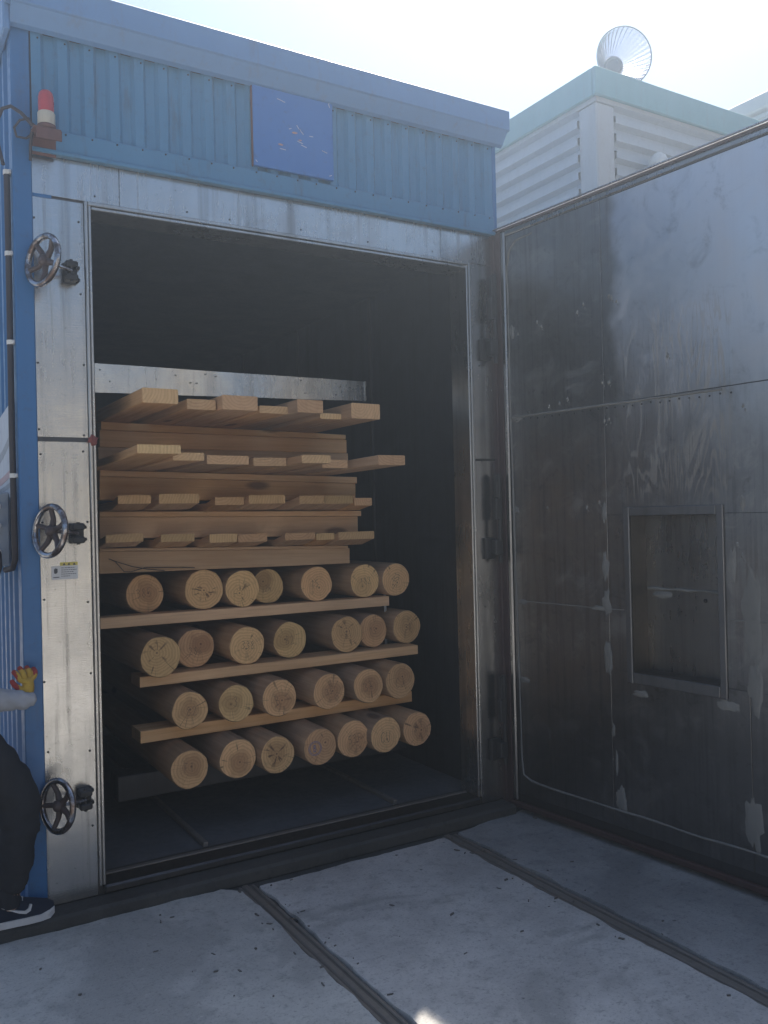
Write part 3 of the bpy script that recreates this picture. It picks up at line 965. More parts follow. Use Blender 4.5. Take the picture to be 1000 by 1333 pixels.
fr.box((HX0 + 0.006, -0.004, HZ0 + 0.0005), (HX1 - 0.006, 0.11, HZ0 + 0.006))
fr.build('hatch_reveal', 'hatch_reveal', dr)
box('hatch_panel', (HX0 + 0.004, 0.105, 1.236), (HX1 - 0.004, 0.128, HZ1 - 0.004), 'steel_hatch', dr)
box('hatch_panel', (HX0 + 0.004, 0.108, HZ0 + 0.004), (HX1 - 0.004, 0.128, 1.228), 'steel_hatch', dr)
m = MB()
m.tube([(HX0 + 0.012 + 0.045 * i, 0.104, 1.232 + 0.003 * math.sin(i * 2.1)) for i in range(10)], [0.007 + 0.003 * math.sin(i * 1.7) for i in range(10)], 8)
m.build('sealant_bead', 'sealant', dr)
m = MB()
blob(m, HX0 + 0.09, 1.205, 0.05, 0.018, 0.1078, 0.104, 3.3, 18, 0.6)
m.build('sealant_daub', 'sealant', dr)
MB().lathe([(0.009, 0), (0.009, 0.004), (0.005, 0.006)], (1.13, 0.1078, 1.19), (0, -1, 0), 10).build('bolt', 'black_iron', dr)

# ------------------------------------------------------------------ things on the kiln
sg = empty('sign_board', (0.94, -0.024, 3.234))
tag(sg, 'square plain blue sign board fixed to the corrugated fascia', 'sign')
MB().box((-0.207, -0.014, 0.0), (0.209, 0.003, 0.401), 0.002).build('board', 'sign_blue', sg)
MB().box((-0.213, -0.010, -0.004), (-0.2075, 0.003, 0.404), 0.001).build('edge_strip', 'rust_brown', sg)
fl = MB()
for (x, z, l, a) in ((-0.07, 0.33, 0.03, -.15), (-0.05, 0.325, 0.015, 0.0), (0.02, 0.22, 0.02, -.9), (0.035, 0.205, 0.02, -.9), (0.045, 0.195, 0.012, -.8), (-0.02, 0.205, 0.014, .5),
                     (0.09, 0.19, 0.02, .1), (0.03, 0.15, 0.03, -.2), (0.05, 0.135, 0.03, -.2), (-0.06, 0.10, 0.03, 0.0), (0.16, 0.13, 0.03, -.2), (0.19, 0.36, 0.02, -1.2), (0.185, 0.375, 0.02, -.3), (0.19, 0.02, 0.015, .5), (-0.195, 0.02, 0.012, -.7)):
    d = Vector((math.cos(a), 0, math.sin(a))); nn_ = Vector((-d.z, 0, d.x))
    c = Vector((x, -0.0145, z))
    fl.prism([c - d * l / 2 - nn_ * 0.0012, c + d * l / 2 - nn_ * 0.0025, c + d * l / 2 + nn_ * 0.0012, c - d * l / 2 + nn_ * 0.0025], (0, -0.0008, 0))
fl.build('worn_flecks', 'fleck_pale', sg, kind='stuff')
f2 = MB()
for (x, z, rr) in ((0.005, 0.19, 0.014), (-0.07, 0.12, 0.012), (0.03, 0.16, 0.010)):
    blob(f2, x, z, rr, rr * .35, -0.0145, -0.0155, x * 30, 10, .4)
f2.build('worn_spots', 'fleck_orange', sg, kind='stuff')

# beacon
bc = empty('warning_beacon', (-0.185, -0.10, 3.12))
tag(bc, 'red topped rotating warning beacon on a rusty bracket beside the roof corner', 'beacon')
MB().lathe([(0.030, 0.125), (0.0305, 0.165), (0.0295, 0.188), (0.026, 0.204), (0.017, 0.214), (0.0, 0.218)], (0, 0, 0), (0, 0, 1), 20).build('dome', 'red_lens', bc)
MB().lathe([(0.032, 0.075), (0.034, 0.082), (0.034, 0.122), (0.031, 0.127)], (0, 0, 0), (0, 0, 1), 20).build('collar', 'ivory', bc)
MB().lathe([(0.026, 0.056), (0.036, 0.060), (0.036, 0.074), (0.030, 0.078)], (0, 0, 0), (0, 0, 1), 20).build('base', 'rust_brown', bc)
b_ = MB()
b_.box((-0.055, -0.035, 0.048), (0.050, 0.085, 0.0555), 0.002)
b_.box((-0.045, -0.036, 0.008), (0.052, -0.030, 0.050), 0.002)
b_.box((-0.05, 0.068, -0.02), (0.048, 0.0735, 0.05), 0.002)
b_.build('bracket', 'rust_brown', bc)
cb = MB()
loop = [(-0.02, 0.0, 0.052), (-0.055, 0.01, 0.075), (-0.09, 0.03, 0.12), (-0.125, 0.045, 0.145), (-0.155, 0.06, 0.135), (-0.172, 0.09, 0.09), (-0.172, 0.10, 0.03), (-0.162, 0.09, -0.03), (-0.155, 0.065, -0.085)]
cb.tube(loop, 0.0075, 8)
cb.tube([(-0.06, 0.02, 0.10), (-0.095, 0.03, 0.09), (-0.115, 0.04, 0.06), (-0.105, 0.05, 0.03), (-0.07, 0.05, 0.03), (-0.045, 0.03, 0.045)], 0.005, 8)
cb.tube([(-0.05, 0.02, 0.06), (-0.055, 0.04, 0.0), (-0.052, 0.068, -0.05)], 0.006, 8)
cb.build('cable', 'rubber', bc)

# conduit on the side wall
cd = empty('conduit_pipe', (-0.318, 0.045, 0.0))
tag(cd, 'dark electrical conduit pipe strapped down the blue corner post', 'conduit')
MB().tube([(0.0, -0.012, 3.04), (0.0, -0.01, 2.5), (-0.002, -0.012, 2.0), (0.0, -0.010, 1.46), (-0.006, 0.02, 1.425), (-0.02, 0.11, 1.415)], 0.0125, 10).build('pipe', 'rubber', cd)
for z in (3.03, 2.70, 2.34, 1.80):
    m = MB(); m.lathe([(0.0145, -0.009), (0.0145, 0.009)], (0, -0.011, z), (0, 0, 1), 14)
    m.box((0.002, -0.034, z - 0.008), (0.014, 0.012, z + 0.008), 0.002)
    m.build('clamp', 'white_plastic', cd)

jb = empty('junction_box', (-0.330, 0.36, 1.43))
tag(jb, 'grey electrical junction box with cables on the blue side wall', 'junction box')
MB().box((-0.075, -0.16, 0.0), (0.02, 0.20, 0.31), 0.008).build('housing', 'grey_box', jb)
MB().box((-0.085, -0.14, 0.02), (-0.0755, 0.18, 0.29), 0.005).build('lid', 'grey_box', jb)
MB().box((-0.10, -0.10, 0.09), (-0.0855, -0.04, 0.13), 0.004).build('switch', 'label_white', jb)
for z in (0.06, 0.17, 0.25):
    m = MB(); m.lathe([(0.014, 0.0), (0.014, 0.02), (0.010, 0.035)], (-0.03, -0.16, z), (0, -1, 0), 12)
    m.build('cable_gland', 'white_plastic', jb)
m = MB()
m.tube([(-0.03, -0.19, 0.25), (-0.04, -0.21, 0.30), (-0.06, -0.18, 0.36), (-0.07, -0.05, 0.33), (-0.08, 0.06, 0.24)], 0.006, 8)
m.tube([(-0.03, -0.19, 0.17), (-0.05, -0.22, 0.22), (-0.07, -0.19, 0.30), (-0.08, -0.08, 0.24)], 0.005, 8)
m.tube([(-0.03, -0.19, 0.06), (-0.03, -0.21, 0.0), (-0.04, -0.18, -0.05), (-0.05, -0.05, -0.09)], 0.009, 8)
m.build('cable', 'rubber', jb)

po = empty('wall_poster', (-0.3095, 0.29, 1.71))
tag(po, 'pale printed panel with grey swoosh stripes on the blue side wall', 'poster')
m = MB()
m.prism([(0, -0.21, 0.0), (0, 0.60, 0.05), (0, 0.60, 0.32), (0, 0.10, 0.37), (0, -0.21, 0.40)], (-0.003, 0, 0))
m.build('panel', 'poster_grey', po)
for (a, b, th, mm) in ((0.25, 0.13, 0.035, 'poster_dark'), (0.10, 0.05, 0.03, 'poster_red'), (0.055, 0.02, 0.02, 'poster_dark')):
    m = MB()
    us = [i / 10 for i in range(11)]
    top = [(-0.0031, -0.205 + 0.8 * u, b + (a - b) * (1 - u) ** 2 + th) for u in us]
    bot = [(-0.0031, -0.205 + 0.8 * u, b + (a - b) * (1 - u) ** 2) for u in us]
    m.prism(top + bot[::-1], (-0.0012, 0, 0))
    m.build('stripe', mm, po)

lb = empty('warning_label', (-0.135, -0.0048, 1.372))
tag(lb, 'small white instruction sticker with a yellow header below the middle handwheel', 'label')
box('backing', (-0.052, -0.001, 0.0), (0.052, 0.0002, 0.056), 'label_white', lb)
box('header_band', (-0.018, -0.0013, 0.0565), (0.052, 0.0002, 0.070), 'label_yellow', lb)
m = MB()
for x in (-0.002, 0.017, 0.038):
    m.prism([(x - 0.006, -0.0013, 0.058), (x + 0.006, -0.0013, 0.058), (x, -0.0013, 0.0685)], (0, -0.0006, 0))
m.prism([(-0.042, -0.001, 0.026), (-0.034, -0.001, 0.024), (-0.028, -0.001, 0.030), (-0.028, -0.001, 0.044), (-0.036, -0.001, 0.047), (-0.042, -0.001, 0.042)], (0, -0.0006, 0))
m.build('symbol', 'label_ink', lb)
m = MB()
for i, (a, b) in enumerate(((-0.014, 0.040), (-0.014, 0.046), (-0.014, 0.034), (-0.014, 0.045), (-0.014, 0.020))):
    x = a
    while x < b:
        l = rnd.uniform(0.004, 0.011)
        m.box((x, -0.0014, 0.046 - i * 0.0085), (min(x + l, b), -0.001, 0.0487 - i * 0.0085))
        x += l + 0.002
m.box((-0.045, -0.0014, 0.008), (-0.022, -0.001, 0.0115))
m.build('print_lines', 'label_ink', lb, kind='stuff')

# ------------------------------------------------------------------ load: cart, logs, stickers, planks
ct = empty('kiln_cart', (1.02, 0.5, 0.08))
tag(ct, 'low dark iron cart under the lowest row of logs', 'cart')
for y in (0.16, 1.55):
    MB().box((-0.80, y, 0.125), (0.90, y + 0.14, 0.254), 0.006).build('bolster', 'steel_dark', ct)
for x in (-0.52, 0.52):
    MB().box((x - 0.04, 0.55, 0.06), (x + 0.04, 2.0, 0.1345), 0.006).build('beam', 'steel_dark', ct)
    for y in (0.9, 1.6):
        m = MB(); m.lathe([(0.034, -0.03), (0.036, -0.012), (0.030, -0.010), (0.030, 0.028)], (x, y, 0.0525), (1, 0, 0), 18)
        m.build('wheel', 'black_iron', ct)

STROKES = {
    '0': [[(.5, 1), (.15, .8), (.1, .4), (.35, 0), (.75, .15), (.85, .6), (.5, 1)]],
    '1': [[(.3, .8), (.55, 1), (.5, 0)]],
    '2': [[(.1, .8), (.4, 1), (.8, .8), (.6, .45), (.1, 0), (.9, .05)]],
    '3': [[(.1, .9), (.5, 1), (.8, .8), (.4, .55), (.85, .35), (.55, 0), (.1, .1)]],
    '5': [[(.85, 1), (.25, .95), (.2, .55), (.65, .6), (.85, .3), (.5, 0), (.1, .1)]],
    '6': [[(.7, 1), (.25, .6), (.15, .25), (.45, 0), (.8, .2), (.6, .45), (.2, .3)]],
    '8': [[(.5, .55), (.2, .8), (.5, 1), (.75, .8), (.5, .55), (.15, .25), (.5, 0), (.85, .25), (.5, .55)]],
    'B': [[(.2, 0), (.25, 1), (.7, .9), (.65, .6), (.25, .52), (.8, .4), (.75, .08), (.2, 0)]],
    'C': [[(.85, .85), (.5, 1), (.15, .6), (.25, .1), (.6, 0), (.9, .15)]],
    'F': [[(.2, 0), (.25, 1), (.85, .95)], [(.22, .5), (.7, .52)]],
    'J': [[(.7, 1), (.75, .25), (.45, 0), (.15, .2)]],
    'U': [[(.15, 1), (.2, .25), (.5, 0), (.8, .25), (.85, 1)]],
    'X': [[(.1, 1), (.9, 0)], [(.85, 1), (.15, 0)]],
    'h': [[(.2, 0), (.25, 1)], [(.22, .4), (.55, .6), (.7, 0)]],
}


def ribbon(mb, pts, w, y):
    for a, b in zip(pts, pts[1:]):
        a, b = Vector((a[0], y, a[1])), Vector((b[0], y, b[1]))
        d = (b - a)
        if d.length < 1e-5:
            continue
        d.normalize()
        nn_ = Vector((-d.z, 0, d.x)) * w / 2
        a2, b2 = a - d * w * .4, b + d * w * .4
        mb.prism([a2 - nn_, b2 - nn_, b2 + nn_, a2 + nn_], (0, -0.0006, 0))


def writing(txt, h, cx, cz, ang, parent, mat='pencil', y=-0.0006, w=0.0018):
    mb = MB()
    cw = h * 0.62
    tw = cw * len(txt)
    ca, sa = math.cos(ang), math.sin(ang)
    for i, chx in enumerate(txt):
        for stq in STROKES[chx]:
            pts = []
            for (a, b) in stq:
                X = -tw / 2 + cw * i + a * cw * 0.85 + rnd.uniform(-.03, .03) * h
                Z = -h / 2 + b * h + rnd.uniform(-.04, .04) * h
                pts.append((cx + X * ca - Z * sa, cz + X * sa + Z * ca))
            ribbon(mb, pts, w, y)
    mb.build('handwriting', mat, parent)


def make_log(x, y, z, r, seed, L):
    """Peeled pole: origin at the middle of its cut front end, trunk along local +Y."""
    mb = MB()
    n, m = 28, 9
    rings = []
    ys = [0.0, 0.006] + [L * (i / (m - 1)) for i in range(1, m)]
    for j, yy in enumerate(ys):
        ring = []
        for k in range(n):
            a = 2 * PI * k / n
            q = 1 + 0.060 * mnoise.noise(Vector((math.cos(a) * 1.1, math.sin(a) * 1.1, seed * 5.1 + yy * 0.8))) + 0.022 * mnoise.noise(Vector((math.cos(a) * 5, math.sin(a) * 5, seed * 2.1)))
            rr = r * q * (1 - 0.06 * yy / L)
            if j == 0:
                rr -= 0.003 + 0.004 * max(0, mnoise.noise(Vector((a * 2.3, seed, 7))))
            bx_ = 0.010 * math.sin(yy * 1.3 + seed)
            ring.append((rr * math.cos(a) + bx_ - 0.010 * math.sin(seed), yy, rr * math.sin(a)))
        rings.append(ring)
    vs_ = [v for rg in rings for v in rg]
    fs = []
    for j in range(len(ys) - 1):
        for k in range(n):
            fs.append((j * n + k, j * n + (k + 1) % n, (j + 1) * n + (k + 1) % n, (j + 1) * n + k))
    mb.add(vs_, fs, 0, True)
    mb.add(rings[0], [tuple(range(n))], 1)
    mb.add(rings[-1], [tuple(range(n - 1, -1, -1))], 1)
    o = mb.build('log', ['log_side', 'log_end'], None, loc=(x, y, z), rot=(0, 0, R(rnd.uniform(-1.2, 1.2))))
    return o


ORD = ['first', 'second', 'third', 'fourth', 'fifth', 'sixth', 'seventh']
ROWN = ['top', 'second', 'third', 'lowest']
LOGS = [
    [(0.392, 0.704, 1.232, 0.0994), (0.677, 0.619, 1.241, 0.1060), (0.883, 0.607, 1.233, 0.0985), (1.049, 0.655, 1.233, 0.0960), (1.331, 0.619, 1.232, 0.0987), (1.633, 0.603, 1.230, 0.0971), (1.829, 0.580, 1.228, 0.0953)],
    [(0.374, 0.395, 0.949, 0.1005), (0.602, 0.552, 0.948, 0.1001), (0.860, 0.498, 0.947, 0.0985), (1.118, 0.528, 0.947, 0.0989), (1.452, 0.503, 0.949, 0.1010), (1.647, 0.548, 0.948, 0.0940), (1.892, 0.571, 0.946, 0.0984)],
    [(0.503, 0.365, 0.681, 0.0928), (0.741, 0.369, 0.682, 0.0937), (0.967, 0.346, 0.685, 0.0966), (1.252, 0.344, 0.683, 0.0949), (1.491, 0.343, 0.683, 0.0945), (1.697, 0.348, 0.685, 0.0967)],
    [(0.457, 0.251, 0.428, 0.0927), (0.709, 0.280, 0.432, 0.0966), (0.904, 0.246, 0.427, 0.0925), (1.145, 0.249, 0.429, 0.0939), (1.352, 0.273, 0.432, 0.0965), (1.527, 0.232, 0.434, 0.0960), (1.746, 0.262, 0.429, 0.0943)]]
# heartwood strength, knot whorl strength, spokes, writing (text, height, dx, dz, angle)
FEAT = [
    [(.75, 0, 5, ('385', .045, -.005, .005, .1)), (.1, 1, 5, None), (.2, .9, 4, None), (.9, 0, 5, ('2h', .035, .005, -.01, 0)), (.15, .2, 5, ('15', .04, -.01, 0, .1)), (.45, 0, 5, ('182', .04, .005, .0, .15)), (.1, 0, 5, ('3351', .035, 0, 0, 1.25))],
    [(.15, .9, 3, None), (.9, 0, 5, ('286', .04, .0, -.01, 0)), (.1, .3, 5, ('338', .04, .005, 0, -.1)), (.7, 0, 5, ('B2', .045, 0, 0, 0)), (.25, .95, 5, ('31', .04, .01, 0, .2)), (.6, 0, 5, ('13', .04, 0, 0, 0)), (.5, .4, 6, ('38', .035, .01, 0, 0))],
    [(.7, .1, 5, ('82', .045, .01, -.005, 0)), (.75, 0, 5, ('3', .05, .0, .01, 0)), (.85, .5, 4, ('B', .05, -.01, -.01, .3)), (.8, .5, 5, ('33', .035, 0, 0, .2)), (.9, .2, 6, ('38', .05, 0, 0, .3)), (.6, .1, 5, ('CJ', .05, 0, -.01, 0))],
    [(.8, 0, 5, ('F1', .045, 0, .01, 0)), (.9, .1, 5, None), (.7, 1, 4, None), (.2, 0, 5, None), (.6, .4, 5, ('53F', .045, .01, .0, .1)), (.15, .1, 5, ('CU', .055, 0, -.01, 0)), (.7, .6, 5, ('8', .035, -.01, 0, 0))]]
for ri, row in enumerate(LOGS):
    for i, (x, y, z, r) in enumerate(row):
        h, wl, spk, wr = FEAT[ri][i]
        lo = make_log(x, y, z, r, ri * 10 + i * 1.7 + 1, rnd.uniform(2.25, 2.4))
        lo['heart'], lo['whorl'], lo['spokes'] = float(h), float(wl), float(spk)
        if wr:
            look = 'pale-ended log with pencilled marks' if h < .5 else 'brown-hearted log with pencilled marks'
            writing(wr[0], wr[1], wr[2], wr[3], wr[4], lo)
        elif wl > .5:
            look = 'log with dark knot star'
        else:
            look = 'log with bare brown-patched end'
        if ri == 3 and i == 3:
            look = 'log with blue round stamp'
            m = MB()
            c0, c1 = -0.03, -0.005
            for rr in (0.036, 0.030):
                ribbon(m, [(c0 + rr * math.cos(2 * PI * k / 24), c1 + rr * 1.0 * math.sin(2 * PI * k / 24)) for k in range(25)], 0.0022, -0.0006)
            m.build('stamp_ring', 'ink_blue', lo)
            writing('B', 0.034, c0, c1, 0, lo, 'ink_blue', -0.0006, 0.003)
        tag(lo, '%s, %s from the handwheel jamb in the %s log row' % (look, ORD[i], ROWN[ri]), 'log', 'peeled logs stacked in the kiln')


def plank(name, w, t, L, zbend, seed, yb=0.6):
    """Origin at the lower left corner of the front end; length along local +Y. zbend lifts the front end."""
    mb = MB()
    c = 0.0035
    prof = [(c, 0), (w - c, 0), (w, c), (w, t - c), (w - c, t), (c, t), (0, t - c), (0, c)]
    segs = 7
    n = len(prof)
    rings = []
    for j in range(segs):
        u = j / (segs - 1)
        yy = L * u ** 1.6
        lift = zbend * max(0.0, 1 - yy / max(yb, .05)) ** 1.5
        dx = 0.004 * mnoise.noise(Vector((seed, yy * 1.5, 0)))
        sk = 0.006 * math.sin(seed * 3)
        rings.append([(a + dx, yy + (sk * (a / w - .5) if j == 0 else 0), b + lift + 0.0015 * mnoise.noise(Vector((a * 20, yy * 2, seed)))) for a, b in prof])
    vs_ = [v for rg in rings for v in rg]
    fs = []
    for j in range(segs - 1):
        for k in range(n):
            fs.append((j * n + k, j * n + (k + 1) % n, (j + 1) * n + (k + 1) % n, (j + 1) * n + k))
    mb.add(vs_, fs, 0)
    mb.add(rings[0], [tuple(range(n))], 1)
    mb.add(rings[-1], [tuple(range(n - 1, -1, -1))], 1)
    return mb.build(name, ['plank_side', 'plank_end'])


PLANKS = [
    [(0.158, -0.152, 2.096, 0.153, 0.062, 2.096), (0.388, -0.046, 2.091, 0.130, 0.045, 2.091), (0.525, -0.108, 2.088, 0.168, 0.064, 2.088), (0.718, -0.067, 2.085, 0.140, 0.034, 2.085), (0.862, -0.168, 2.082, 0.132, 0.059, 2.082), (1.059, -0.006, 2.078, 0.115, 0.027, 2.078), (1.181, -0.097, 2.075, 0.161, 0.074, 2.075)],
    [(0.107, -0.25, 1.877, 0.179, 0.036, 1.859), (0.293, -0.12, 1.859, 0.139, 0.034, 1.856), (0.487, 0.0, 1.853, 0.201, 0.040, 1.851), (0.713, 0.0, 1.847, 0.165, 0.038, 1.847), (0.884, -0.15, 1.852, 0.150, 0.038, 1.843), (1.078, 0.02, 1.841, 0.139, 0.040, 1.839), (1.262, -0.2, 1.844, 0.154, 0.047, 1.835)],
    [(0.179, 0.36, 1.687, 0.154, 0.04, 1.655), (0.365, 0.33, 1.684, 0.199, 0.046, 1.653), (0.667, 0.4, 1.675, 0.152, 0.039, 1.648), (0.827, 0.35, 1.678, 0.202, 0.043, 1.646), (1.093, 0.31, 1.674, 0.138, 0.042, 1.642), (1.246, 0.34, 1.672, 0.176, 0.043, 1.639), (1.452, 0.38, 1.661, 0.108, 0.041, 1.636)],
    [(0.119, 0.37, 1.507, 0.177, 0.038, 1.477), (0.4, 0.43, 1.499, 0.167, 0.037, 1.469), (0.636, 0.4, 1.488, 0.147, 0.042, 1.463), (0.803, 0.45, 1.484, 0.16, 0.04, 1.458), (1.063, 0.44, 1.485, 0.178, 0.036, 1.451), (1.255, 0.46, 1.479, 0.110, 0.036, 1.446), (1.371, 0.42, 1.477, 0.226, 0.042, 1.443)]]
LAY = ['topmost', 'second', 'third', 'lowest']
for ri, row in enumerate(PLANKS):
    ts = sorted(q[4] for q in row)
    for i, (x, y, z, w, t, zs) in enumerate(row):
        L = rnd.uniform(2.3, 2.5)
        zb = zs + 0.0005
        o = plank('plank', w, t, L, z - zs, ri * 7 + i + 0.37, 0.55 - y)
        o.location = (x, y, zb)
        th = 'thick' if t > 0.05 else 'thin'
        wd = 'broad' if w > 0.165 else ('narrow' if w < 0.13 else 'sawn')
        tag(o, '%s %s pine plank, %s from the handwheel jamb in the %s plank layer' % (th, wd, ORD[i], LAY[ri]), 'plank', 'pine planks stacked in the kiln')


def sticker(name, xa, xb, zta, ztb, zba, zbb, y, d, seed, label, grp):
    """Cross piece from xa to xb; top runs zta->ztb and bottom zba->zbb; depth d behind y."""
    L = xb - xa
    rx = math.atan2(ztb - zta, L)
    t = (zta - zba)
    tb = (ztb - zbb)
    mb = MB()
    c = 0.003
    n = 8
    segs = 8
    rings = []
    for j in range(segs):
        u = j / (segs - 1)
        tt = t + (tb - t) * u
        w0 = 0.003 * mnoise.noise(Vector((u * 4, seed, 0))); w1 = 0.0012 * mnoise.noise(Vector((u * 5, seed, 5)))
        prof = [(0, -c), (c, 0), (d - c, 0), (d, -c), (d, -tt + c), (d - c, -tt), (c, -tt), (0, -tt + c)]
        rings.append([(-a + w0, L * u, b + w1) for a, b in prof])
    vs_ = [v for rg in rings for v in rg]
    fs = []
    for j in range(segs - 1):
        for k in range(n):
            fs.append((j * n + k, j * n + (k + 1) % n, (j + 1) * n + (k + 1) % n, (j + 1) * n + k))
    mb.add(vs_, fs, 0)
    mb.add(rings[0], [tuple(range(n))], 1)
    mb.add(rings[-1], [tuple(range(n - 1, -1, -1))], 1)
    o = mb.build(name, ['sticker_side', 'plank_end'])
    o.location = (xa, y, zta)
    o.rotation_euler = (rx, 0, R(-90))
    tag(o, label, 'timber', grp)
    return o


GB, GS = 'cross beams between plank layers', 'cross pieces between log rows'
G = 0.001
ST = [
    ('cross_batten', 0.165, 1.523, 2.095, 2.068, 2.055, 2.042, .590, .09, 'thin cross batten directly under the topmost plank layer'),
    ('cross_beam', 0.160, 1.534, 2.054, 2.041, 1.972, 1.965, .603, .10, 'cross beam below the batten under the topmost plank layer'),
    ('cross_beam', 0.150, 1.538, 1.971, 1.964, 1.912, 1.892, .597, .10, 'lower cross beam resting on the second plank layer'),
    ('cross_batten', 0.155, 1.591, 1.858, 1.828, 1.829, 1.791, .592, .09, 'thin cross batten directly under the second plank layer'),
    ('cross_beam', 0.155, 1.584, 1.828, 1.790, 1.712, 1.692, .600, .10, 'thick cross beam resting on the third plank layer'),
    ('cross_batten', 0.150, 1.611, 1.656, 1.634, 1.630, 1.604, .590, .09, 'thin cross batten directly under the third plank layer'),
    ('cross_beam', 0.150, 1.594, 1.629, 1.603, 1.524, 1.492, .601, .10, 'thick cross beam resting on the lowest plank layer'),
    ('cross_batten', 0.145, 1.521, 1.476, 1.439, 1.462, 1.423, .590, .09, 'thin cross batten directly under the lowest plank layer'),
    ('cross_beam', 0.145, 1.538, 1.461, 1.422, 1.352, 1.336, .602, .10, 'thick cross beam lying on the top log row')]
for i, (nm, xa, xb, a, b, c, d, y, dd, lab) in enumerate(ST):
    sticker(nm, xa, xb, a, b, c, d, y, dd, i * 3.3, lab, GB)
for i, (xa, xb, a, b, c, d, y, dd, lab) in enumerate((
        (0.115, 1.791, 1.137, 1.132, 1.082, 1.076, .600, .10, 'wooden cross piece carrying the top log row'),
        (0.295, 1.905, 0.848, 0.848, 0.797, 0.796, .480, .16, 'wooden cross piece carrying the second log row'),
        (0.290, 1.85, 0.588, 0.588, 0.529, 0.529, .470, .16, 'wooden cross piece carrying the third log row'))):
    sticker('cross_piece', xa, xb, a, b, c, d, y, dd, 40 + i * 2.1, lab, GS)

m = MB()
m.tube([(0.185, 0.585, 1.424), (0.215, 0.58, 1.410), (0.255, 0.575, 1.358), (0.29, 0.58, 1.355), (0.36, 0.585, 1.372), (0.5, 0.588, 1.366), (0.62, 0.59, 1.358)], 0.0022, 6)
m.tube([(0.185, 0.585, 1.424), (0.23, 0.583, 1.405), (0.30, 0.58, 1.380), (0.38, 0.584, 1.363), (0.46, 0.585, 1.352)], 0.0022, 6)
tag(m.build('wire', 'black_iron'), 'loop of thin black wire lying over the top log row', 'wire')
m = MB()
m.box((1.826, 0.716, 0.80), (1.842, 0.720, 1.135), 0.0)
m.build('strap', 'grey_box')
tag(bpy.data.objects['strap'], 'thin grey strap hanging beside the load between two log rows', 'strap')

# ------------------------------------------------------------------ buildings beyond the kiln
bx0, by0, bz = 4.473, 1.5, 5.241
bg = empty('service_building', (bx0, by0, 0))
tag(bg, 'pale ribbed building with a green roof fascia behind the open door', 'building')


def ribs_h(name, o, w_dir, n_dir, L, z0, z1, pitch, depth, mat, parent):
    pts = []
    z = z0
    while z < z1:
        for (a, d) in ((0, 0), (.30, 0), (.45, 1), (.85, 1)):
            if z + a * pitch <= z1:
                pts.append((z + a * pitch, d * depth))
        z += pitch
    P = [Vector(o) + Vector(n_dir) * d + Vector((0, 0, zz_)) for zz_, d in pts]
    return sheet(name, P, Vector(w_dir) * L, Vector(n_dir) * -0.002, mat, parent)


ribs_h('wall_sheet', (0.0, 0.17, 0), (0, 1, 0), (-1, 0, 0), 6.8, 0.0, 5.02, 0.145, 0.055, 'beige_sheet', bg)
ribs_h('wall_sheet', (0.17, 0.0, 0), (1, 0, 0), (0, -1, 0), 2.4, 0.0, 5.02, 0.145, 0.055, 'beige_sheet', bg)
MB().box((-0.045, -0.045, 0), (0.165, 0.165, 4.99), 0.012).build('corner_post', 'beige_post', bg)
MB().box((0.03, 0.17, 0), (2.55, 6.9, 5.0)).build('wall_core', 'beige_sheet', bg)
f = MB()
f.box((-0.09, -0.09, 5.03), (2.7, -0.05, 5.26), 0.006)
f.box((-0.09, -0.048, 5.03), (-0.05, 7.1, 5.26), 0.006)
f.build('fascia', 'green_fascia', bg)
box('roof', (-0.05, -0.05, 5.05), (2.68, 7.0, 5.2), 'green_fascia', bg)
f = MB()
f.box((-0.049, -0.049, 4.995), (2.65, 0.3, 5.049))
f.box((-0.049, 0.301, 4.995), (0.3, 7.0, 5.048))
f.build('soffit', 'beige_post', bg)

fl_ = empty('floodlight', (5.02, 1.72, 5.25))
tag(fl_, 'round ribbed floodlight reflector standing above the green roof corner', 'floodlight')
axd = Vector((-0.40, -0.90, -0.14)).normalized()
cc = Vector((0.02, 0.0, 0.375))
m = MB()
prof_o = [(0.066, -0.155), (0.085, -0.145), (0.120, -0.115), (0.165, -0.075), (0.205, -0.035), (0.232, -0.005), (0.246, 0.028), (0.252, 0.035)]
m.lathe(prof_o, cc, axd, 144, rib=(0.030, 36))
me_o = m.build('reflector', 'prismatic_glass', fl_)
m = MB()
rim_pts = []
a_ = Vector((0, 0, 1)); b_v = axd.cross(a_).normalized(); a_ = b_v.cross(axd)
m.tube([cc + axd * 0.035 + (a_ * math.cos(2 * PI * k / 48) + b_v * math.sin(2 * PI * k / 48)) * 0.252 for k in range(48)], 0.006, 8, closed=True)
m.build('rim', 'pale_sheet', fl_)
m = MB()
m.tube([cc + axd * -0.138 + (a_ * math.cos(2 * PI * k / 32) + b_v * math.sin(2 * PI * k / 32)) * 0.078 for k in range(32)], 0.014, 8, closed=True)
m.build('socket_ring', 'white_plastic', fl_)
MB().lathe([(0.066, -0.15), (0.066, -0.136)], cc, axd, 24).build('socket', 'grey_box', fl_)
MB().lathe([(0.06, -0.36), (0.066, -0.33), (0.066, -0.18), (0.060, -0.16)], cc, axd, 20).build('housing', 'pale_sheet', fl_)
m = MB()
m.tube([(0.07, 0.28, -0.05), (0.07, 0.28, 0.38)], 0.018, 10)
m.tube([(0.07, 0.28, 0.38), (cc - axd * 0.30)], 0.014, 8)
m.build('stand', 'pale_sheet', fl_)

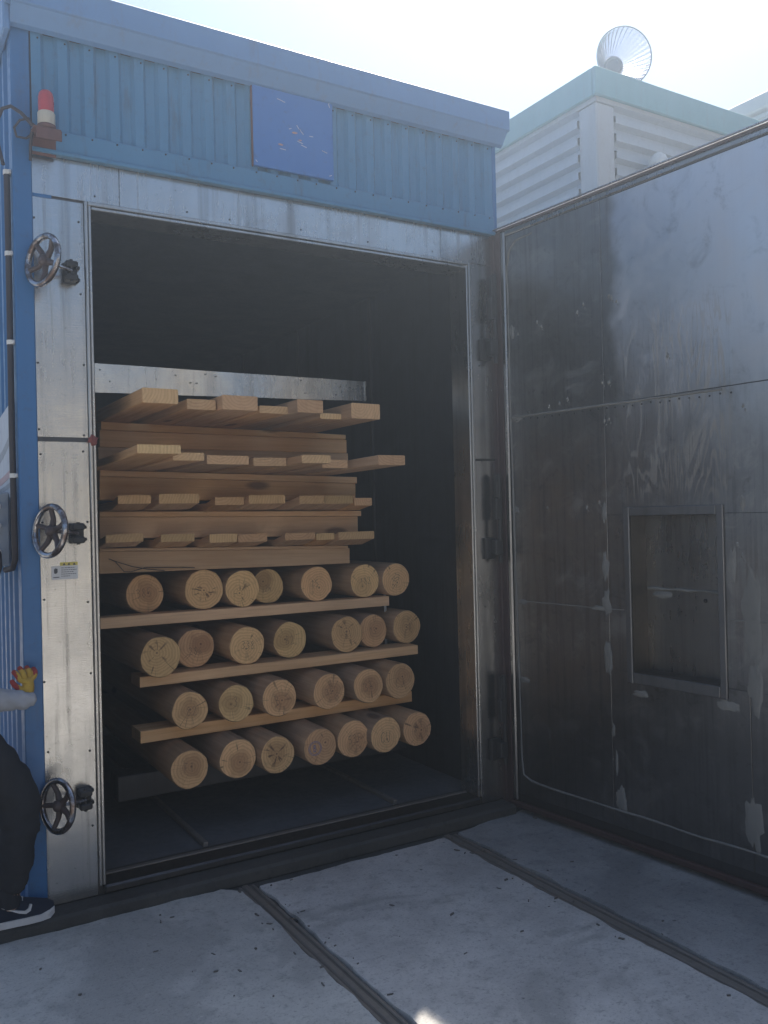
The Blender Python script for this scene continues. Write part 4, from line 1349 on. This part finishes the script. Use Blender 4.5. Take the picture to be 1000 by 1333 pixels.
fb = empty('far_building', (8.85, -3.0, 0))
tag(fb, 'distant pale sheet-clad building whose roof edge shows above the door', 'building')
ribs_h('wall_sheet', (0, 0, 0), (0, 1, 0), (-1, 0, 0), 6.5, 0, 6.50, 0.11, 0.035, 'pale_sheet', fb)
MB().box((0.04, 0.0, 0), (9, 6.5, 6.50)).build('wall_core', 'pale_sheet', fb)
MB().box((-0.10, -0.10, 6.505), (9.2, 6.6, 6.70), 0.02).build('roof', 'pale_sheet', fb)

vc = empty('vent_cap', (4.98, 1.3, 0.0))
tag(vc, 'round pale vent cap on a pipe before the ribbed wall', 'vent')
MB().lathe([(0.075, 4.50), (0.082, 4.51), (0.080, 4.54), (0.062, 4.58), (0.03, 4.605), (0.0, 4.61)], (0, 0, 0), (0, 0, 1), 20).build('cap', 'white_plastic', vc)
MB().tube([(0, 0, 0), (0, 0, 4.51)], 0.05, 14).build('pipe', 'pale_sheet', vc)

# long pale warehouse across the yard, behind the camera: it is what the stainless sheets mirror
wh_ = empty('warehouse', (-4, -18, 0))
tag(wh_, 'long sand-coloured warehouse across the sunny yard', 'building')
MB().box((-28, -10, 0), (28, 0, 5.4)).build('wall', 'warehouse_wall', wh_)
MB().prism([(-28.5, 0.3, 5.4), (-28.5, -10.5, 5.4), (-28.5, -5, 6.0)], (57, 0, 0)).build('roof', 'warehouse_roof', wh_)
for i in range(6):
    MB().box((-24 + i * 9, -0.05, 0), (-20.5 + i * 9, 0.03, 3.2), 0.01).build('roller_door', 'pale_sheet', wh_)


# ------------------------------------------------------------------ person
def skinned(name, pts, edges, radii, mats, parent, sub=2, root=0):
    me = bpy.data.meshes.new(name + '_cage')
    me.from_pydata([Vector(p_) for p_ in pts], edges, [])
    o = bpy.data.objects.new(name + '_cage', me)
    COL.objects.link(o)
    md = o.modifiers.new('skin', 'SKIN')
    md.use_smooth_shade = True
    sv = me.skin_vertices[0].data
    for i, r in enumerate(radii):
        sv[i].radius = (r, r) if not isinstance(r, tuple) else r
        sv[i].use_root = (i == root)
    ss = o.modifiers.new('sub', 'SUBSURF')
    ss.levels = sub; ss.render_levels = sub
    bpy.context.view_layer.update()
    dg = bpy.context.evaluated_depsgraph_get()
    nm = bpy.data.meshes.new_from_object(o.evaluated_get(dg))
    nm.name = name
    bpy.data.objects.remove(o)
    for p_ in nm.polygons:
        p_.use_smooth = True
    nm.materials.clear()
    for mm in (mats if isinstance(mats, (list, tuple)) else [mats]):
        nm.materials.append(MAT[mm])
    ob = bpy.data.objects.new(name, nm)
    COL.objects.link(ob)
    ob.parent = parent
    return ob


PB = Vector((-0.55, -0.12, 0.0))
ps = empty('person', PB)
tag(ps, 'person in dark trousers and pale shirt bending by the blue corner post', 'person')


def P(x, y, z):
    return Vector((x, y, z)) - PB


hip = P(-0.62, -0.17, 0.90)
pts = [hip, P(-0.63, -0.17, 1.05), P(-0.61, -0.17, 1.22), P(-0.59, -0.17, 1.40), P(-0.565, -0.17, 1.50), P(-0.545, -0.17, 1.58), P(-0.535, -0.17, 1.66),
       P(-0.58, -0.09, 0.87), P(-0.335, -0.10, 0.54), P(-0.385, -0.092, 0.15), P(-0.375, -0.09, 0.10),
       P(-0.66, -0.25, 0.87), P(-0.62, -0.27, 0.48), P(-0.80, -0.27, 0.14), P(-0.79, -0.27, 0.10),
       P(-0.58, -0.03, 1.38), P(-0.545, -0.055, 1.08), P(-0.31, -0.095, 0.920),
       P(-0.60, -0.32, 1.38), P(-0.66, -0.38, 1.12), P(-0.70, -0.36, 0.92), P(-0.52, -0.085, 0.985), P(-0.42, -0.10, 0.925)]
ed = [(0, 1), (1, 2), (2, 3), (3, 4), (4, 5), (5, 6), (0, 7), (7, 8), (8, 9), (9, 10), (0, 11), (11, 12), (12, 13), (13, 14), (3, 15), (15, 16), (16, 21), (21, 22), (22, 17), (3, 18), (18, 19), (19, 20)]
rad = [.115, .115, .125, .12, .055, .075, .082, .085, .055, .04, .035, .085, .055, .04, .035, .05, .04, .028, .05, .04, .03, .034, .030]
body = skinned('body', pts, ed, rad, 'skin', ps)
# face: nose, ears, eyes
fm = MB()
hd = P(-0.54, -0.17, 1.64)
fm.tube([hd + Vector((0.078, 0, 0.02)), hd + Vector((0.105, 0, -0.02)), hd + Vector((0.085, 0, -0.03))], [0.009, 0.015, 0.010], 8)
for s_ in (-1, 1):
    fm.lathe([(0.010, 0), (0.022, 0.006), (0.024, 0.012), (0.012, 0.016)], hd + Vector((-0.005, s_ * 0.078, -0.005)), (0, s_, 0), 10)
fm.build('face', 'skin', ps)
hm = MB()
hm.lathe([(0.0, 0.112), (0.05, 0.104), (0.085, 0.07), (0.096, 0.03), (0.093, -0.01), (0.080, -0.04)], hd + Vector((-0.014, 0, 0.0)), (-0.25, 0, 1), 18)
hm.build('hair', 'hair', ps)
em = MB()
for s_ in (-1, 1):
    em.lathe([(0.0, 0.006), (0.008, 0.004), (0.010, 0)], hd + Vector((0.080, s_ * 0.032, 0.012)), (1, 0, 0), 10)
em.tube([hd + Vector((0.084, -0.022, -0.055)), hd + Vector((0.089, 0, -0.056)), hd + Vector((0.084, 0.022, -0.055))], 0.004, 6)
em.build('features', 'hair', ps)
tp = [hip + Vector((0, 0, 0.08)), hip, P(-0.58, -0.10, 0.86), P(-0.45, -0.10, 0.69), P(-0.335, -0.10, 0.545), P(-0.348, -0.098, 0.38), P(-0.368, -0.095, 0.24), P(-0.382, -0.092, 0.175),
      P(-0.66, -0.25, 0.86), P(-0.63, -0.265, 0.66), P(-0.62, -0.27, 0.48), P(-0.70, -0.27, 0.32), P(-0.79, -0.27, 0.17)]
trs = skinned('trousers', tp, [(0, 1), (1, 2), (2, 3), (3, 4), (4, 5), (5, 6), (6, 7), (1, 8), (8, 9), (9, 10), (10, 11), (11, 12)],
              [0.14, .145, .125, .104, .086, .072, .062, .058, .12, .10, .088, .082, .066], 'trousers', ps, 3, 1)
# cloth creases
for v in trs.data.vertices:
    q = v.co
    v.co = q + v.normal * (0.011 * mnoise.noise(Vector((q.x * 10 + q.z * 8, q.y * 9, q.z * 20 - q.x * 6))) + 0.006 * abs(mnoise.noise(Vector((q.x * 18, q.y * 18, q.z * 46)))) + 0.003 * mnoise.noise(q * 70))
sp_ = [P(-0.62, -0.17, 0.93), P(-0.63, -0.17, 1.05), P(-0.61, -0.17, 1.22), P(-0.59, -0.17, 1.40), P(-0.57, -0.17, 1.47),
       P(-0.58, -0.03, 1.39), P(-0.56, -0.045, 1.16), P(-0.525, -0.08, 0.99), P(-0.42, -0.100, 0.925), P(-0.33, -0.103, 0.915), P(-0.268, -0.098, 0.916),
       P(-0.60, -0.32, 1.39), P(-0.66, -0.38, 1.13), P(-0.695, -0.36, 0.95)]
shr = skinned('shirt', sp_, [(0, 1), (1, 2), (2, 3), (3, 4), (3, 5), (5, 6), (6, 7), (7, 8), (8, 9), (9, 10), (3, 11), (11, 12), (12, 13)],
              [.14, .138, .145, .135, .062, .066, .060, .052, .046, .040, .030, .066, .058, .044], 'shirt', ps, 3, 3)
for v in shr.data.vertices:
    q = v.co
    v.co = q + v.normal * (0.009 * mnoise.noise(Vector((q.x * 30 + q.z * 14, q.y * 14, q.z * 16))) + 0.006 * abs(mnoise.noise(Vector((q.x * 60, q.y * 30, q.z * 30)))) + 0.002 * mnoise.noise(q * 90))


def hand(wr, d_up, d_side, d_out, parent, mats):
    """Gloved hand: wr wrist, d_up finger direction, d_side across the palm, d_out out of the palm's back."""
    pm = [wr, wr + d_up * 0.035, wr + d_up * 0.065]
    pp = [pm[0], pm[1], pm[2]]
    rr = [0.020, 0.024, 0.022]
    e = [(0, 1), (1, 2)]
    for k, (sx, L) in enumerate(((-0.030, .058), (-0.011, .072), (0.010, .068), (0.029, .052))):
        b0 = wr + d_up * 0.066 + d_side * sx
        b1 = b0 + d_up * L * 0.40 + d_side * sx * 0.12 + d_out * (0.004 + 0.12 * sx)
        b2 = b0 + d_up * L * 0.78 + d_side * (sx * 0.30 - 0.010) - d_out * 0.016
        i = len(pp)
        pp += [b0, b1, b2]; rr += [0.0130, 0.0120, 0.0105]
        e += [(2, i), (i, i + 1), (i + 1, i + 2)]
    i = len(pp)
    pp += [wr + d_up * 0.03 - d_side * 0.028 - d_out * 0.004, wr + d_up * 0.055 - d_side * 0.050 - d_out * 0.010, wr + d_up * 0.078 - d_side * 0.058 - d_out * 0.018]
    rr += [0.014, 0.0115, 0.0095]
    e += [(1, i), (i, i + 1), (i + 1, i + 2)]
    o = skinned('glove', pp, e, rr, mats, parent, 2, 0)
    for p_ in o.data.polygons:
        c = p_.center - wr
        if c.dot(d_up) > 0.108 or c.dot(d_side) < -0.036 or (c.dot(d_side) > 0.024 and c.dot(d_up) > 0.08):
            p_.material_index = 1
    return o


hand(P(-0.292, -0.086, 0.925), Vector((-0.10, 0.15, 1)).normalized(), Vector((1, 0.1, 0.1)).normalized(), Vector((0, -1, 0.15)).normalized(), ps, ['glove_yellow', 'glove_red'])
hand(P(-0.70, -0.355, 0.91), Vector((0.2, 0, -1.0)).normalized(), Vector((0, 1, 0)), Vector((0.5, 0, 0.9)).normalized(), ps, ['glove_yellow', 'glove_red'])


def shoe(ankle, fwd, z0):
    """Trainer with a pale sole and a white tick on its side."""
    a = Vector((ankle.x, ankle.y, 0)); f_ = Vector(fwd).normalized(); s_ = Vector((-f_.y, f_.x, 0))
    up_ = Vector((0, 0, 1))
    st_ = [(-0.085, .026, .030, .085), (-0.06, .034, .036, .100), (-0.02, .036, .038, .108), (0.03, .040, .040, .090), (0.08, .046, .044, .066), (0.13, .046, .042, .050), (0.165, .036, .033, .040), (0.185, .018, .018, .028)]
    n = 14
    upv, slv = [], []
    for (t, ws_, wl, h) in st_:
        ru, rs = [], []
        for k in range(n):
            th = PI * k / (n - 1)
            x = math.cos(th)
            ru.append(a + f_ * t + s_ * (ws_ * x) + up_ * (z0 + 0.022 + (h - 0.0) * max(0, math.sin(th)) ** 0.7))
        upv.append(ru)
    mb = MB()
    vs_ = [v for rg in upv for v in rg]
    fs = [(j * n + k, j * n + k + 1, (j + 1) * n + k + 1, (j + 1) * n + k) for j in range(len(st_) - 1) for k in range(n - 1)]
    mb.add(vs_, fs, 0, True)
    mb.add(upv[0], [tuple(range(n))], 0); mb.add(upv[-1], [tuple(range(n - 1, -1, -1))], 0)
    sh = mb.build('shoe', 'shoe_upper', ps)
    sb = MB()
    out = []
    for (t, ws_, wl, h) in st_:
        out.append(a + f_ * t + s_ * (ws_ + 0.006) + up_ * (z0 + (0.010 if t > 0.17 else 0.001)))
    back = []
    for (t, ws_, wl, h) in reversed(st_):
        back.append(a + f_ * t - s_ * (ws_ + 0.006) + up_ * (z0 + (0.010 if t > 0.17 else 0.001)))
    sb.prism(out + back, (0, 0, 0.026))
    sb.build('sole', 'shoe_white', sh)
    tk = MB()
    side = [(-0.012, .070), (0.0, .050), (0.02, .042), (0.05, .047), (0.085, .060), (0.05, .055), (0.022, .054), (0.010, .060), (-0.004, .078)]
    side = [(0.098, .072), (0.092, .050), (0.075, .042), (0.05, .050), (-0.012, .084), (0.05, .060), (0.072, .054), (0.084, .060), (0.090, .074)]
    tk.prism([a + f_ * t - s_ * 0.0475 + up_ * (z0 + h) for t, h in side], s_ * 0.012)
    tk.build('tick_mark', 'shoe_white', sh)
    lc = MB()
    for i in range(4):
        t = 0.03 + i * 0.018
        lc.tube([a + f_ * t - s_ * 0.022 + up_ * (z0 + 0.108 - i * 0.011), a + f_ * (t + .004) + up_ * (z0 + 0.118 - i * 0.012), a + f_ * t + s_ * 0.022 + up_ * (z0 + 0.108 - i * 0.011)], 0.003, 6)
    lc.build('laces', 'shoe_white', sh)


shoe(P(-0.405, -0.078, 0), (1, 0.02, 0), 0.049)
shoe(P(-0.80, -0.27, 0), (1, -0.05, 0), 0.0)
MB().tube([P(-0.385, -0.09, 0.125), P(-0.384, -0.092, 0.20)], [0.042, 0.040], 14).build('sock', 'trousers', ps)


# ------------------------------------------------------------------ haze volume added over the yard for the sun's veiling glare
hz = NT('glare_haze')
hz.t.nodes.remove(hz.b)
pv = hz.n('ShaderNodeVolumePrincipled')
pv.inputs['Color'].default_value = (0.70, 0.83, 1.0, 1.0)
pv.inputs['Density'].default_value = HAZE
pv.inputs['Anisotropy'].default_value = 0.78
mo = [n_ for n_ in hz.t.nodes if n_.type == 'OUTPUT_MATERIAL'][0]
hz.t.links.new(pv.outputs[0], mo.inputs['Volume'])
MAT['glare_haze'] = hz.m
MB().box((-62, -62, -1.0), (62, 62, 9.0)).build('haze', 'glare_haze', None, kind='stuff')
tag(bpy.data.objects['haze'], 'thin added haze giving a veil of sun glare over the yard', 'haze')
